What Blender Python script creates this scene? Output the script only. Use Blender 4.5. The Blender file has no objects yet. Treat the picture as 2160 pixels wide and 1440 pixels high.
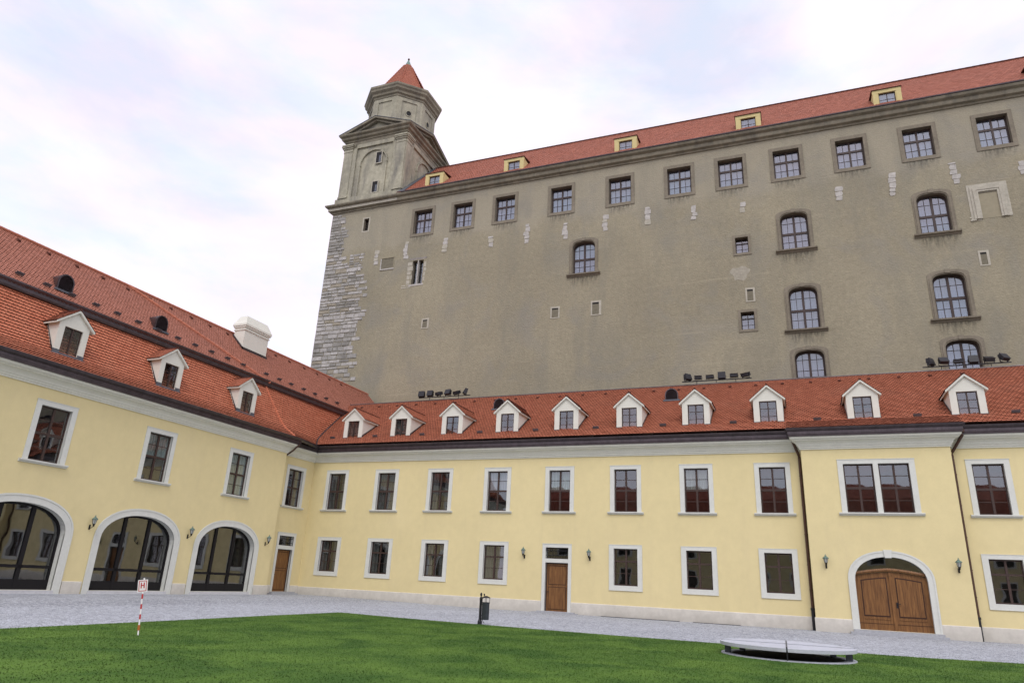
import bpy, bmesh, math, random
import numpy as np
from mathutils import Vector, Matrix
R_ = math.radians
random.seed(7); rng = np.random.default_rng(7)
scene = bpy.context.scene
col = scene.collection

# ------------------------------------------------------------------ camera
F_PX, PITCH, ROLL, YAW = 1454.16, 0.33413, 0.04908, 0.4038
fw = Vector((-math.sin(YAW)*math.cos(PITCH), math.cos(YAW)*math.cos(PITCH), math.sin(PITCH)))
rt = fw.cross(Vector((0, 0, 1))).normalized(); up = rt.cross(fw)
r2 = rt*math.cos(ROLL)+up*math.sin(ROLL); u2 = -rt*math.sin(ROLL)+up*math.cos(ROLL)
cam = bpy.data.cameras.new("camera"); camo = bpy.data.objects.new("camera", cam); col.objects.link(camo)
cam.sensor_width = 36; cam.lens = F_PX/2160*36; cam.clip_end = 6000; cam.clip_start = 0.05
camo.matrix_world = Matrix(((r2.x, u2.x, -fw.x, 0), (r2.y, u2.y, -fw.y, 0), (r2.z, u2.z, -fw.z, 1.6), (0, 0, 0, 1)))
scene.camera = camo

# ------------------------------------------------------------------ light
SUN_EL, SUN_AZ = R_(52), R_(158)          # azimuth clockwise from +Y: behind the camera, to its right
sun = bpy.data.lights.new("sun", 'SUN'); suno = bpy.data.objects.new("sun", sun); col.objects.link(suno)
sun.energy = 1.1; sun.angle = R_(22); sun.color = (1.0, .98, .90)
sd = Vector((math.sin(SUN_AZ)*math.cos(SUN_EL), math.cos(SUN_AZ)*math.cos(SUN_EL), math.sin(SUN_EL)))
suno.rotation_euler = (-sd).to_track_quat('-Z', 'Y').to_euler()
w = bpy.data.worlds.new("World"); scene.world = w; w.use_nodes = True
nt = w.node_tree; nt.nodes.clear()
def N(tree, typ, **kw):
    n = tree.nodes.new(typ)
    for k, v in kw.items():
        if k in n.inputs: n.inputs[k].default_value = v
        else: setattr(n, k, v)
    return n
out = N(nt, 'ShaderNodeOutputWorld'); bg = N(nt, 'ShaderNodeBackground'); bg.inputs['Strength'].default_value = 0.10
sky = N(nt, 'ShaderNodeTexSky'); sky.sky_type = 'NISHITA'; sky.sun_disc = False; sky.sun_elevation = SUN_EL; sky.sun_rotation = SUN_AZ
sky.air_density = 1.0; sky.dust_density = 1.5
tc = N(nt, 'ShaderNodeTexCoord')
mp = N(nt, 'ShaderNodeMapping'); mp.inputs['Scale'].default_value = (1, 1, 2.4); mp.inputs['Location'].default_value = (3.1, 1.7, .4)
nt.links.new(tc.outputs['Generated'], mp.inputs['Vector'])
n1 = N(nt, 'ShaderNodeTexNoise', Scale=2.3, Detail=7.0, Roughness=.55, Distortion=.35)
nt.links.new(mp.outputs[0], n1.inputs['Vector'])
n2 = N(nt, 'ShaderNodeTexNoise', Scale=6.5, Detail=6.0, Roughness=.6)
nt.links.new(mp.outputs[0], n2.inputs['Vector'])
mr = N(nt, 'ShaderNodeMapRange'); mr.inputs['From Min'].default_value = .36; mr.inputs['From Max'].default_value = .60
mr.inputs['To Min'].default_value = .70; mr.inputs['To Max'].default_value = 1.0
nt.links.new(n1.outputs['Fac'], mr.inputs['Value'])
cc = N(nt, 'ShaderNodeValToRGB')
cc.color_ramp.elements[0].position = .36; cc.color_ramp.elements[0].color = (.86, .89, 1.0, 1)
cc.color_ramp.elements[1].position = .62; cc.color_ramp.elements[1].color = (1.0, .895, .98, 1)
nt.links.new(n2.outputs['Fac'], cc.inputs['Fac'])
# the overcast is brighter overhead and towards the hidden sun than low in the north
dotn = N(nt, 'ShaderNodeVectorMath', operation='DOT_PRODUCT'); dotn.inputs[1].default_value = (sd.x, sd.y, sd.z)
nt.links.new(tc.outputs['Generated'], dotn.inputs[0])
mb = N(nt, 'ShaderNodeMapRange'); mb.inputs['From Min'].default_value = .35; mb.inputs['From Max'].default_value = 1.0
mb.inputs['To Min'].default_value = 12.4; mb.inputs['To Max'].default_value = 20.0
nt.links.new(dotn.outputs['Value'], mb.inputs['Value'])
sc = N(nt, 'ShaderNodeVectorMath', operation='SCALE')
nt.links.new(cc.outputs[0], sc.inputs[0]); nt.links.new(mb.outputs[0], sc.inputs['Scale'])
sk = N(nt, 'ShaderNodeVectorMath', operation='SCALE'); sk.inputs['Scale'].default_value = 2.6
nt.links.new(sky.outputs[0], sk.inputs[0])
mx = N(nt, 'ShaderNodeMix', data_type='RGBA')
nt.links.new(mr.outputs[0], mx.inputs[0]); nt.links.new(sk.outputs[0], mx.inputs[6]); nt.links.new(sc.outputs[0], mx.inputs[7])
nt.links.new(mx.outputs[2], bg.inputs['Color']); nt.links.new(bg.outputs[0], out.inputs[0])
vs = scene.view_settings; vs.view_transform = 'Standard'; vs.look = 'None'; vs.gamma = 1; vs.exposure = -0.10; vs.use_curve_mapping = False

# ------------------------------------------------------------------ materials
def mat(name, c, rough=.8, spec=.3, metal=0., noise=None, bump=None, amp=.12, extra=None, uv=False):
    """noise=(scale,...) tone variation; bump=(scale,strength,dist)"""
    m = bpy.data.materials.new(name); m.use_nodes = True; t = m.node_tree; b = t.nodes['Principled BSDF']
    b.inputs['Base Color'].default_value = (*c, 1); b.inputs['Roughness'].default_value = rough
    b.inputs['Specular IOR Level'].default_value = spec; b.inputs['Metallic'].default_value = metal
    co = N(t, 'ShaderNodeTexCoord'); cur = None
    if noise:
        rgb = N(t, 'ShaderNodeRGB'); rgb.outputs[0].default_value = (*c, 1); cur = rgb.outputs[0]
        for k, s in enumerate(noise):
            n = N(t, 'ShaderNodeTexNoise', Scale=s, Detail=5.0, Roughness=.6); t.links.new(co.outputs['Object'], n.inputs['Vector'])
            r = N(t, 'ShaderNodeMapRange'); r.inputs['From Min'].default_value = .3; r.inputs['From Max'].default_value = .7
            a = amp/(1+.3*k); r.inputs['To Min'].default_value = 1-a; r.inputs['To Max'].default_value = 1+a
            t.links.new(n.outputs['Fac'], r.inputs['Value'])
            sca = N(t, 'ShaderNodeVectorMath', operation='SCALE'); t.links.new(cur, sca.inputs[0]); t.links.new(r.outputs[0], sca.inputs['Scale']); cur = sca.outputs[0]
    if extra: cur = extra(t, co, cur)
    if cur is not None: t.links.new(cur, b.inputs['Base Color'])
    if bump:
        n = N(t, 'ShaderNodeTexNoise', Scale=bump[0], Detail=6.0, Roughness=.65); t.links.new(co.outputs['Object'], n.inputs['Vector'])
        bp = N(t, 'ShaderNodeBump', Strength=bump[1], Distance=bump[2]); t.links.new(n.outputs['Fac'], bp.inputs['Height']); t.links.new(bp.outputs[0], b.inputs['Normal'])
    return m
def streaks(c2, zscale, lo, hi, amt, scale=1.2):
    """weather stains: vertical drips mixed towards c2"""
    def f(t, co, cur):
        m = N(t, 'ShaderNodeMapping'); m.inputs['Scale'].default_value = (scale, scale, scale*zscale); t.links.new(co.outputs['Object'], m.inputs['Vector'])
        n = N(t, 'ShaderNodeTexNoise', Scale=1.0, Detail=7.0, Roughness=.65, Distortion=.4); t.links.new(m.outputs[0], n.inputs['Vector'])
        r = N(t, 'ShaderNodeMapRange'); r.inputs['From Min'].default_value = lo; r.inputs['From Max'].default_value = hi
        r.inputs['To Min'].default_value = 0; r.inputs['To Max'].default_value = amt; t.links.new(n.outputs['Fac'], r.inputs['Value'])
        x = N(t, 'ShaderNodeMix', data_type='RGBA'); x.inputs[7].default_value = (*c2, 1)
        t.links.new(r.outputs[0], x.inputs[0]); t.links.new(cur, x.inputs[6]); return x.outputs[2]
    return f
def chain(*fs):
    def f(t, co, cur):
        for g in fs: cur = g(t, co, cur)
        return cur
    return f
def splash(c2):
    def f(t, co, cur):
        sp = N(t, 'ShaderNodeSeparateXYZ'); t.links.new(co.outputs['Object'], sp.inputs[0]); n = N(t, 'ShaderNodeTexNoise', Scale=1.8, Detail=6.0, Roughness=.65); t.links.new(co.outputs['Object'], n.inputs['Vector'])
        a = N(t, 'ShaderNodeMath', operation='MULTIPLY_ADD'); a.inputs[1].default_value = -1.6; t.links.new(n.outputs['Fac'], a.inputs[0]); t.links.new(sp.outputs['Z'], a.inputs[2])
        r = N(t, 'ShaderNodeMapRange'); r.inputs['From Min'].default_value = -.75; r.inputs['From Max'].default_value = .1; r.inputs['To Min'].default_value = .45; r.inputs['To Max'].default_value = 0; t.links.new(a.outputs[0], r.inputs['Value'])
        x = N(t, 'ShaderNodeMix', data_type='RGBA'); x.inputs[7].default_value = (*c2, 1); t.links.new(r.outputs[0], x.inputs[0]); t.links.new(cur, x.inputs[6]); return x.outputs[2]
    return f
M = {}
M['yellow'] = mat('yellow_plaster', (.69, .592, .325), .92, .15, noise=(.35, 2.2, 30), amp=.035, bump=(60, .12, .01), extra=chain(streaks((.57, .48, .29), .16, .54, .8, .35, .9), streaks((.72, .62, .38), .8, .56, .8, .3, .3)))
M['cream'] = mat('cream_trim', (.615, .625, .575), .85, .2, noise=(1.5, 12), amp=.04, bump=(50, .08, .01))
M['corn'] = mat('cream_cornice', (.66, .66, .575), .85, .2, noise=(1.5, 12), amp=.04)
M['plinth'] = mat('plinth_render', (.66, .63, .56), .9, .2, noise=(.8, 6), amp=.05, bump=(40, .15, .01), extra=chain(streaks((.42, .40, .35), .3, .55, .8, .4, 1.6), splash((.33, .31, .27))))
M['dormwhite'] = mat('dormer_render', (.645, .645, .575), .85, .2, noise=(2, 14), amp=.04)
M['metal'] = mat('dark_sheet_metal', (.075, .060, .066), .36, .5, .5, noise=(3, 20), amp=.25)
M['pipe'] = mat('brown_copper_pipe', (.085, .045, .032), .45, .5, .5, noise=(4, 25), amp=.25)
M['castiron'] = mat('cast_iron', (.016, .016, .02), .5, .5, .3, noise=(9,), amp=.3)
M['wood'] = mat('dark_window_wood', (.048, .027, .021), .5, .4, noise=(8,), amp=.3)
M['woodc'] = mat('palace_window_wood', (.038, .022, .018), .55, .4, noise=(8,), amp=.3)
M['blackframe'] = mat('black_metal_frame', (.008, .007, .008), .6, .25)
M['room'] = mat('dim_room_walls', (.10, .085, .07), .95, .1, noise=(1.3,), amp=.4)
M['lead'] = mat('lead_flashing', (.10, .11, .13), .5, .5, .35, noise=(6, 30), amp=.25)
M['stonestep'] = mat('granite_step', (.36, .37, .39), .8, .3, noise=(12, 60), amp=.12, bump=(80, .2, .005))
M['threshold'] = mat('pale_stone', (.55, .55, .56), .8, .3, noise=(6, 40), amp=.08)
def wood_extra(t, co, cur):
    m = N(t, 'ShaderNodeMapping'); m.inputs['Scale'].default_value = (9, 9, .7); t.links.new(co.outputs['Object'], m.inputs['Vector'])
    n = N(t, 'ShaderNodeTexNoise', Scale=1.6, Detail=8.0, Roughness=.6, Distortion=.8); t.links.new(m.outputs[0], n.inputs['Vector'])
    r = N(t, 'ShaderNodeValToRGB'); r.color_ramp.elements[0].position = .32; r.color_ramp.elements[0].color = (.10, .041, .013, 1)
    r.color_ramp.elements[1].position = .70; r.color_ramp.elements[1].color = (.255, .118, .036, 1); t.links.new(n.outputs['Fac'], r.inputs['Fac']); return r.outputs[0]
M['oak'] = mat('varnished_oak', (.2, .08, .03), .5, .35, noise=(3,), extra=wood_extra)
M['oakdark'] = mat('oak_groove', (.045, .018, .009), .6, .3)
# palace plaster
def coursing(t, co, cur):
    m = N(t, 'ShaderNodeMapping'); m.inputs['Scale'].default_value = (.10, .10, 2.1); t.links.new(co.outputs['Object'], m.inputs['Vector'])
    n = N(t, 'ShaderNodeTexNoise', Scale=1.0, Detail=5.0, Roughness=.6); t.links.new(m.outputs[0], n.inputs['Vector'])
    r = N(t, 'ShaderNodeMapRange'); r.inputs['From Min'].default_value = .60; r.inputs['From Max'].default_value = .72; r.inputs['To Max'].default_value = .35
    t.links.new(n.outputs['Fac'], r.inputs['Value'])
    x = N(t, 'ShaderNodeMix', data_type='RGBA'); x.inputs[7].default_value = (.40, .36, .26, 1)
    t.links.new(r.outputs[0], x.inputs[0]); t.links.new(cur, x.inputs[6]); return x.outputs[2]
def upperband(t, co, cur):
    sp = N(t, 'ShaderNodeSeparateXYZ'); t.links.new(co.outputs['Object'], sp.inputs[0]); n = N(t, 'ShaderNodeTexNoise', Scale=.35, Detail=6.0, Roughness=.6); t.links.new(co.outputs['Object'], n.inputs['Vector'])
    a = N(t, 'ShaderNodeMath', operation='MULTIPLY_ADD'); a.inputs[1].default_value = 3.0; t.links.new(n.outputs['Fac'], a.inputs[0]); t.links.new(sp.outputs['Z'], a.inputs[2])
    r = N(t, 'ShaderNodeMapRange'); r.inputs['From Min'].default_value = 32.1; r.inputs['From Max'].default_value = 32.9; r.inputs['To Max'].default_value = .55; t.links.new(a.outputs[0], r.inputs['Value'])
    x = N(t, 'ShaderNodeMix', data_type='RGBA'); x.inputs[7].default_value = (.345, .315, .245, 1); t.links.new(r.outputs[0], x.inputs[0]); t.links.new(cur, x.inputs[6])
    n2 = N(t, 'ShaderNodeTexNoise', Scale=.22, Detail=5.0, Roughness=.6, Distortion=.6); t.links.new(co.outputs['Object'], n2.inputs['Vector']); r2 = N(t, 'ShaderNodeMapRange'); r2.inputs['From Min'].default_value = .5; r2.inputs['From Max'].default_value = .68; r2.inputs['To Max'].default_value = .55; t.links.new(n2.outputs['Fac'], r2.inputs['Value'])
    y = N(t, 'ShaderNodeMix', data_type='RGBA'); y.inputs[7].default_value = (.245, .235, .205, 1); t.links.new(r2.outputs[0], y.inputs[0]); t.links.new(x.outputs[2], y.inputs[6]); return y.outputs[2]
M['cplaster'] = mat('palace_plaster', (.290, .260, .186), .95, .1, noise=(.12, 3.2, 9, 30), amp=.13, bump=(8, .9, .06),
                    extra=chain(upperband, coursing, streaks((.215, .205, .165), .22, .48, .78, .7, .40), streaks((.35, .315, .235), .6, .60, .78, .4, .9)))
M['cstone'] = mat('palace_window_stone', (.205, .180, .138), .9, .15, noise=(1.3, 9, 40), amp=.18, bump=(30, .3, .01))
M['ccornice'] = mat('palace_cornice_stone', (.235, .212, .160), .9, .15, noise=(.5, 3, 25), amp=.2, bump=(20, .3, .015), extra=streaks((.09, .085, .08), .3, .5, .75, .7, 1.1))
M['tstone'] = mat('tower_stone', (.365, .345, .265), .9, .15, noise=(.4, 2.5, 14), amp=.2, bump=(12, .5, .03), extra=chain(streaks((.13, .125, .12), .18, .47, .72, .85, .8), coursing))
M['tdark'] = mat('tower_groove_stone', (.15, .135, .11), .95, .1, noise=(2,), amp=.2)
M['patch'] = mat('faded_render_patch', (.335, .31, .25), .95, .1, noise=(1.5, 6), amp=.15)
M['slitstone'] = mat('dull_pale_stone', (.40, .375, .31), .9, .1, noise=(3, 15), amp=.15)
M['white_stone'] = mat('bare_pale_stone', (.42, .40, .37), .9, .1, noise=(2, 15), amp=.18, bump=(14, .5, .02))
M['verdigris'] = mat('verdigris_copper', (.13, .20, .17), .6, .4, .3, noise=(8,), amp=.3)
M['dormyellow'] = mat('ochre_dormer_render', (.56, .475, .235), .9, .15, noise=(1, 10), amp=.07)
M['curtain'] = mat('net_curtain', (.50, .52, .56), .9, .1, noise=(3,), amp=.06)
M['curtaing'] = mat('greenish_curtain', (.40, .45, .42), .9, .1, noise=(3,), amp=.06)
M['grey_curtain'] = mat('dim_grey_curtain', (.17, .16, .15), .9, .1, noise=(3,), amp=.15)
for k in ('curtain', 'curtaing', 'grey_curtain'):
    t = M[k].node_tree; co = N(t, 'ShaderNodeTexCoord'); wv = N(t, 'ShaderNodeTexWave', Scale=4.0, Distortion=1.5, Detail=2.0); wv.inputs['Detail Scale'].default_value = .6
    t.links.new(co.outputs['Object'], wv.inputs['Vector']); bpn = N(t, 'ShaderNodeBump', Strength=.8, Distance=.05); t.links.new(wv.outputs['Fac'], bpn.inputs['Height'])
    t.links.new(bpn.outputs[0], t.nodes['Principled BSDF'].inputs['Normal'])
def glass(name, k, add, tint=(.8, .85, .85)):
    m = bpy.data.materials.new(name); m.use_nodes = True; t = m.node_tree; t.nodes.clear()
    o = N(t, 'ShaderNodeOutputMaterial'); tr = N(t, 'ShaderNodeBsdfTransparent'); tr.inputs[0].default_value = (*tint, 1)
    gl = N(t, 'ShaderNodeBsdfGlossy'); gl.inputs['Roughness'].default_value = .015; gl.inputs['Color'].default_value = (.93, .95, 1, 1)
    co = N(t, 'ShaderNodeTexCoord'); n = N(t, 'ShaderNodeTexNoise', Scale=1.1, Detail=1.0); t.links.new(co.outputs['Object'], n.inputs['Vector'])
    bpn = N(t, 'ShaderNodeBump', Strength=.10, Distance=.03); t.links.new(n.outputs['Fac'], bpn.inputs['Height']); t.links.new(bpn.outputs[0], gl.inputs['Normal'])
    geo = N(t, 'ShaderNodeNewGeometry'); io = N(t, 'ShaderNodeMapRange'); io.inputs['To Min'].default_value = 1.5; io.inputs['To Max'].default_value = 1/1.5; t.links.new(geo.outputs['Backfacing'], io.inputs['Value']); fr = N(t, 'ShaderNodeFresnel'); t.links.new(io.outputs[0], fr.inputs['IOR']); ma = N(t, 'ShaderNodeMath', operation='MULTIPLY_ADD'); ma.inputs[1].default_value = k; ma.inputs[2].default_value = add; ma.use_clamp = True
    t.links.new(fr.outputs[0], ma.inputs[0]); x = N(t, 'ShaderNodeMixShader'); t.links.new(ma.outputs[0], x.inputs[0]); t.links.new(tr.outputs[0], x.inputs[1]); t.links.new(gl.outputs[0], x.inputs[2]); t.links.new(x.outputs[0], o.inputs[0])
    return m
M['glass'] = glass('window_glass', 2.0, .07)
M['aglass'] = glass('arcade_glass', 2.3, .05, (.62, .68, .66))
M['cglass'] = glass('palace_window_glass', 1.8, .09, (.52, .58, .68))
def tilemat(name, c1, c2, grime):
    m = bpy.data.materials.new(name); m.use_nodes = True; t = m.node_tree; b = t.nodes['Principled BSDF']; b.inputs['Roughness'].default_value = .75; b.inputs['Specular IOR Level'].default_value = .3
    a = N(t, 'ShaderNodeAttribute'); a.attribute_name = 'tint'; x = N(t, 'ShaderNodeMix', data_type='RGBA'); x.inputs[6].default_value = (*c1, 1); x.inputs[7].default_value = (*c2, 1)
    t.links.new(a.outputs['Fac'], x.inputs[0]); co = N(t, 'ShaderNodeTexCoord'); n = N(t, 'ShaderNodeTexNoise', Scale=.5, Detail=6.0, Roughness=.6, Distortion=.5); t.links.new(co.outputs['Object'], n.inputs['Vector'])
    r = N(t, 'ShaderNodeMapRange'); r.inputs['From Min'].default_value = .5; r.inputs['From Max'].default_value = .75; r.inputs['To Max'].default_value = .45; t.links.new(n.outputs['Fac'], r.inputs['Value'])
    y = N(t, 'ShaderNodeMix', data_type='RGBA'); y.inputs[7].default_value = (*grime, 1); t.links.new(r.outputs[0], y.inputs[0]); t.links.new(x.outputs[2], y.inputs[6]); t.links.new(y.outputs[2], b.inputs['Base Color'])
    return m
M['tile'] = tilemat('clay_beaver_tail_tile', (.42, .125, .064), (.52, .175, .095), (.38, .15, .09))
M['tile_l'] = tilemat('clay_tile_paler', (.40, .15, .095), (.47, .185, .125), (.38, .165, .12))
M['tile_c'] = tilemat('weathered_clay_tile', (.36, .112, .066), (.40, .135, .08), (.31, .12, .08))
M['hiptile'] = mat('hip_tile_clay', (.40, .145, .09), .8, .2, noise=(4,), amp=.15)
M['oldroof'] = mat('old_red_roof', (.24, .07, .045), .85, .1, noise=(1, 6), amp=.25)
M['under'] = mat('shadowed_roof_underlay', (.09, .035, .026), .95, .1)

# ------------------------------------------------------------------ mesh helpers
class MB:
    def __init__(s): s.v = []; s.f = []; s.m = []; s.mats = []
    def mi(s, k):
        if k not in s.mats: s.mats.append(k)
        return s.mats.index(k)
    def poly(s, pts, k):
        i = len(s.v); s.v += [tuple(p) for p in pts]; s.f.append(tuple(range(i, i+len(pts)))); s.m.append(s.mi(k)); return s
    def box(s, x0, x1, y0, y1, z0, z1, k):
        i = len(s.v); s.v += [(x0, y0, z0), (x1, y0, z0), (x1, y1, z0), (x0, y1, z0), (x0, y0, z1), (x1, y0, z1), (x1, y1, z1), (x0, y1, z1)]
        for q in ((0, 3, 2, 1), (4, 5, 6, 7), (0, 1, 5, 4), (1, 2, 6, 5), (2, 3, 7, 6), (3, 0, 4, 7)): s.f.append(tuple(i+a for a in q)); s.m.append(s.mi(k))
        return s
    def prism(s, pts, d, k):
        """pts planar polygon, d extrusion vector"""
        n = len(pts); i = len(s.v); s.v += [tuple(p) for p in pts]+[(p[0]+d[0], p[1]+d[1], p[2]+d[2]) for p in pts]; mi = s.mi(k)
        s.f.append(tuple(range(i, i+n))); s.m.append(mi); s.f.append(tuple(range(i+2*n-1, i+n-1, -1))); s.m.append(mi)
        for a in range(n):
            b = (a+1) % n; s.f.append((i+a, i+n+a, i+n+b, i+b)); s.m.append(mi)
        return s
    def grid(s, rows, k, closed=False):
        i = len(s.v); n = len(rows[0]); mi = s.mi(k)
        for r in rows: s.v += [tuple(p) for p in r]
        for a in range(len(rows)-1):
            for b in range(n if closed else n-1):
                c = (b+1) % n; s.f.append((i+a*n+b, i+a*n+c, i+(a+1)*n+c, i+(a+1)*n+b)); s.m.append(mi)
        return s
    def tube(s, pts, r, k, n=8, caps=True):
        pts = [Vector(p) for p in pts]; rows = []
        rr = r if isinstance(r, (list, tuple)) else [r]*len(pts)
        for j, p in enumerate(pts):
            d = (pts[min(j+1, len(pts)-1)]-pts[max(j-1, 0)]).normalized(); a = d.orthogonal().normalized() if abs(d.z) > .95 else d.cross(Vector((0, 0, 1))).normalized(); b = d.cross(a)
            rows.append([p+rr[j]*(a*math.cos(2*math.pi*q/n)+b*math.sin(2*math.pi*q/n)) for q in range(n)])
        s.grid(rows, k, True)
        if caps: s.poly(rows[0], k); s.poly(rows[-1], k)
        return s
    def lathe(s, prof, k, c=(0, 0), n=12, rot=0):
        rows = [[(c[0]+r*math.cos(rot+2*math.pi*q/n), c[1]+r*math.sin(rot+2*math.pi*q/n), z) for q in range(n)] for r, z in prof]
        s.grid(rows, k, True); s.poly(rows[0], k); s.poly(rows[-1], k); return s
    def sweep(s, path, prof, k, caps=True, closedprof=True):
        """plan path (u,y), outward = right-hand side of travel; prof = [(out,z)]"""
        P = [Vector((p[0], p[1])) for p in path]; n = len(P); rows = []
        for j in range(n):
            d0 = (P[j]-P[j-1]).normalized() if j else None; d1 = (P[j+1]-P[j]).normalized() if j < n-1 else None
            if d0 is None: d0 = d1
            if d1 is None: d1 = d0
            n0 = Vector((d0.y, -d0.x)); n1 = Vector((d1.y, -d1.x)); mv = (n0+n1); mv = mv/(max(mv.dot(n0), .2))
            rows.append([(P[j].x+mv.x*o, P[j].y+mv.y*o, z) for o, z in prof])
        s.grid(rows, k, closedprof)
        if caps: s.poly(rows[0], k); s.poly(rows[-1], k)
        return s
    def mesh(s, name, smooth=False, recalc=True):
        me = bpy.data.meshes.new(name); me.from_pydata(s.v, [], s.f)
        for k in s.mats: me.materials.append(M[k])
        me.polygons.foreach_set('material_index', s.m)
        if recalc:
            bm = bmesh.new(); bm.from_mesh(me); bmesh.ops.recalc_face_normals(bm, faces=bm.faces); bm.to_mesh(me); bm.free()
        if smooth: me.polygons.foreach_set('use_smooth', [True]*len(me.polygons))
        me.update(); return me
def part(name, me, parent=None, loc=(0, 0, 0), rot=(0, 0, 0), label=None):
    if isinstance(me, MB): me = me.mesh(name)
    o = bpy.data.objects.new(name, me); col.objects.link(o); o.parent = parent; o.location = loc; o.rotation_euler = rot
    if label: o['label'] = label
    return o
def root(name, label, cat, loc=(0, 0, 0), rz=0, group=None, scale=1):
    o = bpy.data.objects.new(name, None); col.objects.link(o); o.empty_display_size = .3; o.location = loc; o.rotation_euler = (0, 0, rz); o.scale = (scale,)*3
    o['label'] = label; o['category'] = cat
    if group: o['group'] = group
    return o
def arch(hw, z0, spring, rise, n=20, ex=2.0):
    pts = [(-hw, z0)]
    for i in range(n+1):
        a = math.pi-math.pi*i/n; c, s_ = math.cos(a), math.sin(a)
        pts.append((hw*math.copysign(abs(c)**(2/ex), c), spring+rise*abs(s_)**(2/ex)))
    pts.append((hw, z0)); return pts
def band(mb, inner, outer, y0, y1, k, u=0):
    """solid frame between two open outlines (same length), from y0 (outer face) back to y1"""
    a = [[(u+p[0], y0, p[1]) for p in inner], [(u+p[0], y0, p[1]) for p in outer]]
    b = [[(u+p[0], y1, p[1]) for p in outer], [(u+p[0], y1, p[1]) for p in inner]]
    rows = list(zip(a[0], a[1], b[0], b[1])); mb.grid(rows, k, True); mb.poly(rows[0], k); mb.poly(rows[-1], k)
def wall(mb, u0, u1, z0, z1, holes, k, y=0., depth=.22, rk='cream', room='room', roomd=1.6):
    """wall sheet with openings; holes = (centre, half width, z bottom, outline or None, z top)"""
    us = sorted({u0, u1}|{h[0]-h[1] for h in holes}|{h[0]+h[1] for h in holes}); zs = sorted({z0, z1}|{h[2] for h in holes}|{h[4] for h in holes})
    for a, b in zip(us, us[1:]):
        for c, d in zip(zs, zs[1:]):
            mu, mz = (a+b)/2, (c+d)/2
            if any(h[0]-h[1] < mu < h[0]+h[1] and h[2] < mz < h[4] for h in holes): continue
            mb.poly([(a, y, c), (b, y, c), (b, y, d), (a, y, d)], k)
    for c, hw, zb, ol, zt in holes:
        pts = ol or [(-hw, zb), (-hw, zt), (hw, zt), (hw, zb)]
        if ol:
            n = len(ol); mid = n//2
            for j in range(1, mid): mb.poly([(c-hw, y, zt), (c+ol[j][0], y, ol[j][1]), (c+ol[j+1][0], y, ol[j+1][1])], k)
            for j in range(mid, n-2): mb.poly([(c+hw, y, zt), (c+ol[j][0], y, ol[j][1]), (c+ol[j+1][0], y, ol[j+1][1])], k)
            mb.poly([(c-hw, y, zt), (c+ol[mid][0], y, ol[mid][1]), (c+hw, y, zt)], k)
        for p, q in zip(pts, pts[1:]+pts[:1]):
            mb.poly([(c+p[0], y, p[1]), (c+q[0], y, q[1]), (c+q[0], y+depth, q[1]), (c+p[0], y+depth, p[1])], rk)
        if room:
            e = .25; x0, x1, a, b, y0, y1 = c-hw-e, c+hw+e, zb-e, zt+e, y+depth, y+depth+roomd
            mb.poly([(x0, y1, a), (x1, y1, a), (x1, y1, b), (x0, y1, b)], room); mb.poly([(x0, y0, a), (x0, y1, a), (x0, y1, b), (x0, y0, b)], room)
            mb.poly([(x1, y0, a), (x1, y1, a), (x1, y1, b), (x1, y0, b)], room); mb.poly([(x0, y0, a), (x1, y0, a), (x1, y1, a), (x0, y1, a)], room); mb.poly([(x0, y0, b), (x1, y0, b), (x1, y1, b), (x0, y1, b)], room)
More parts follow.
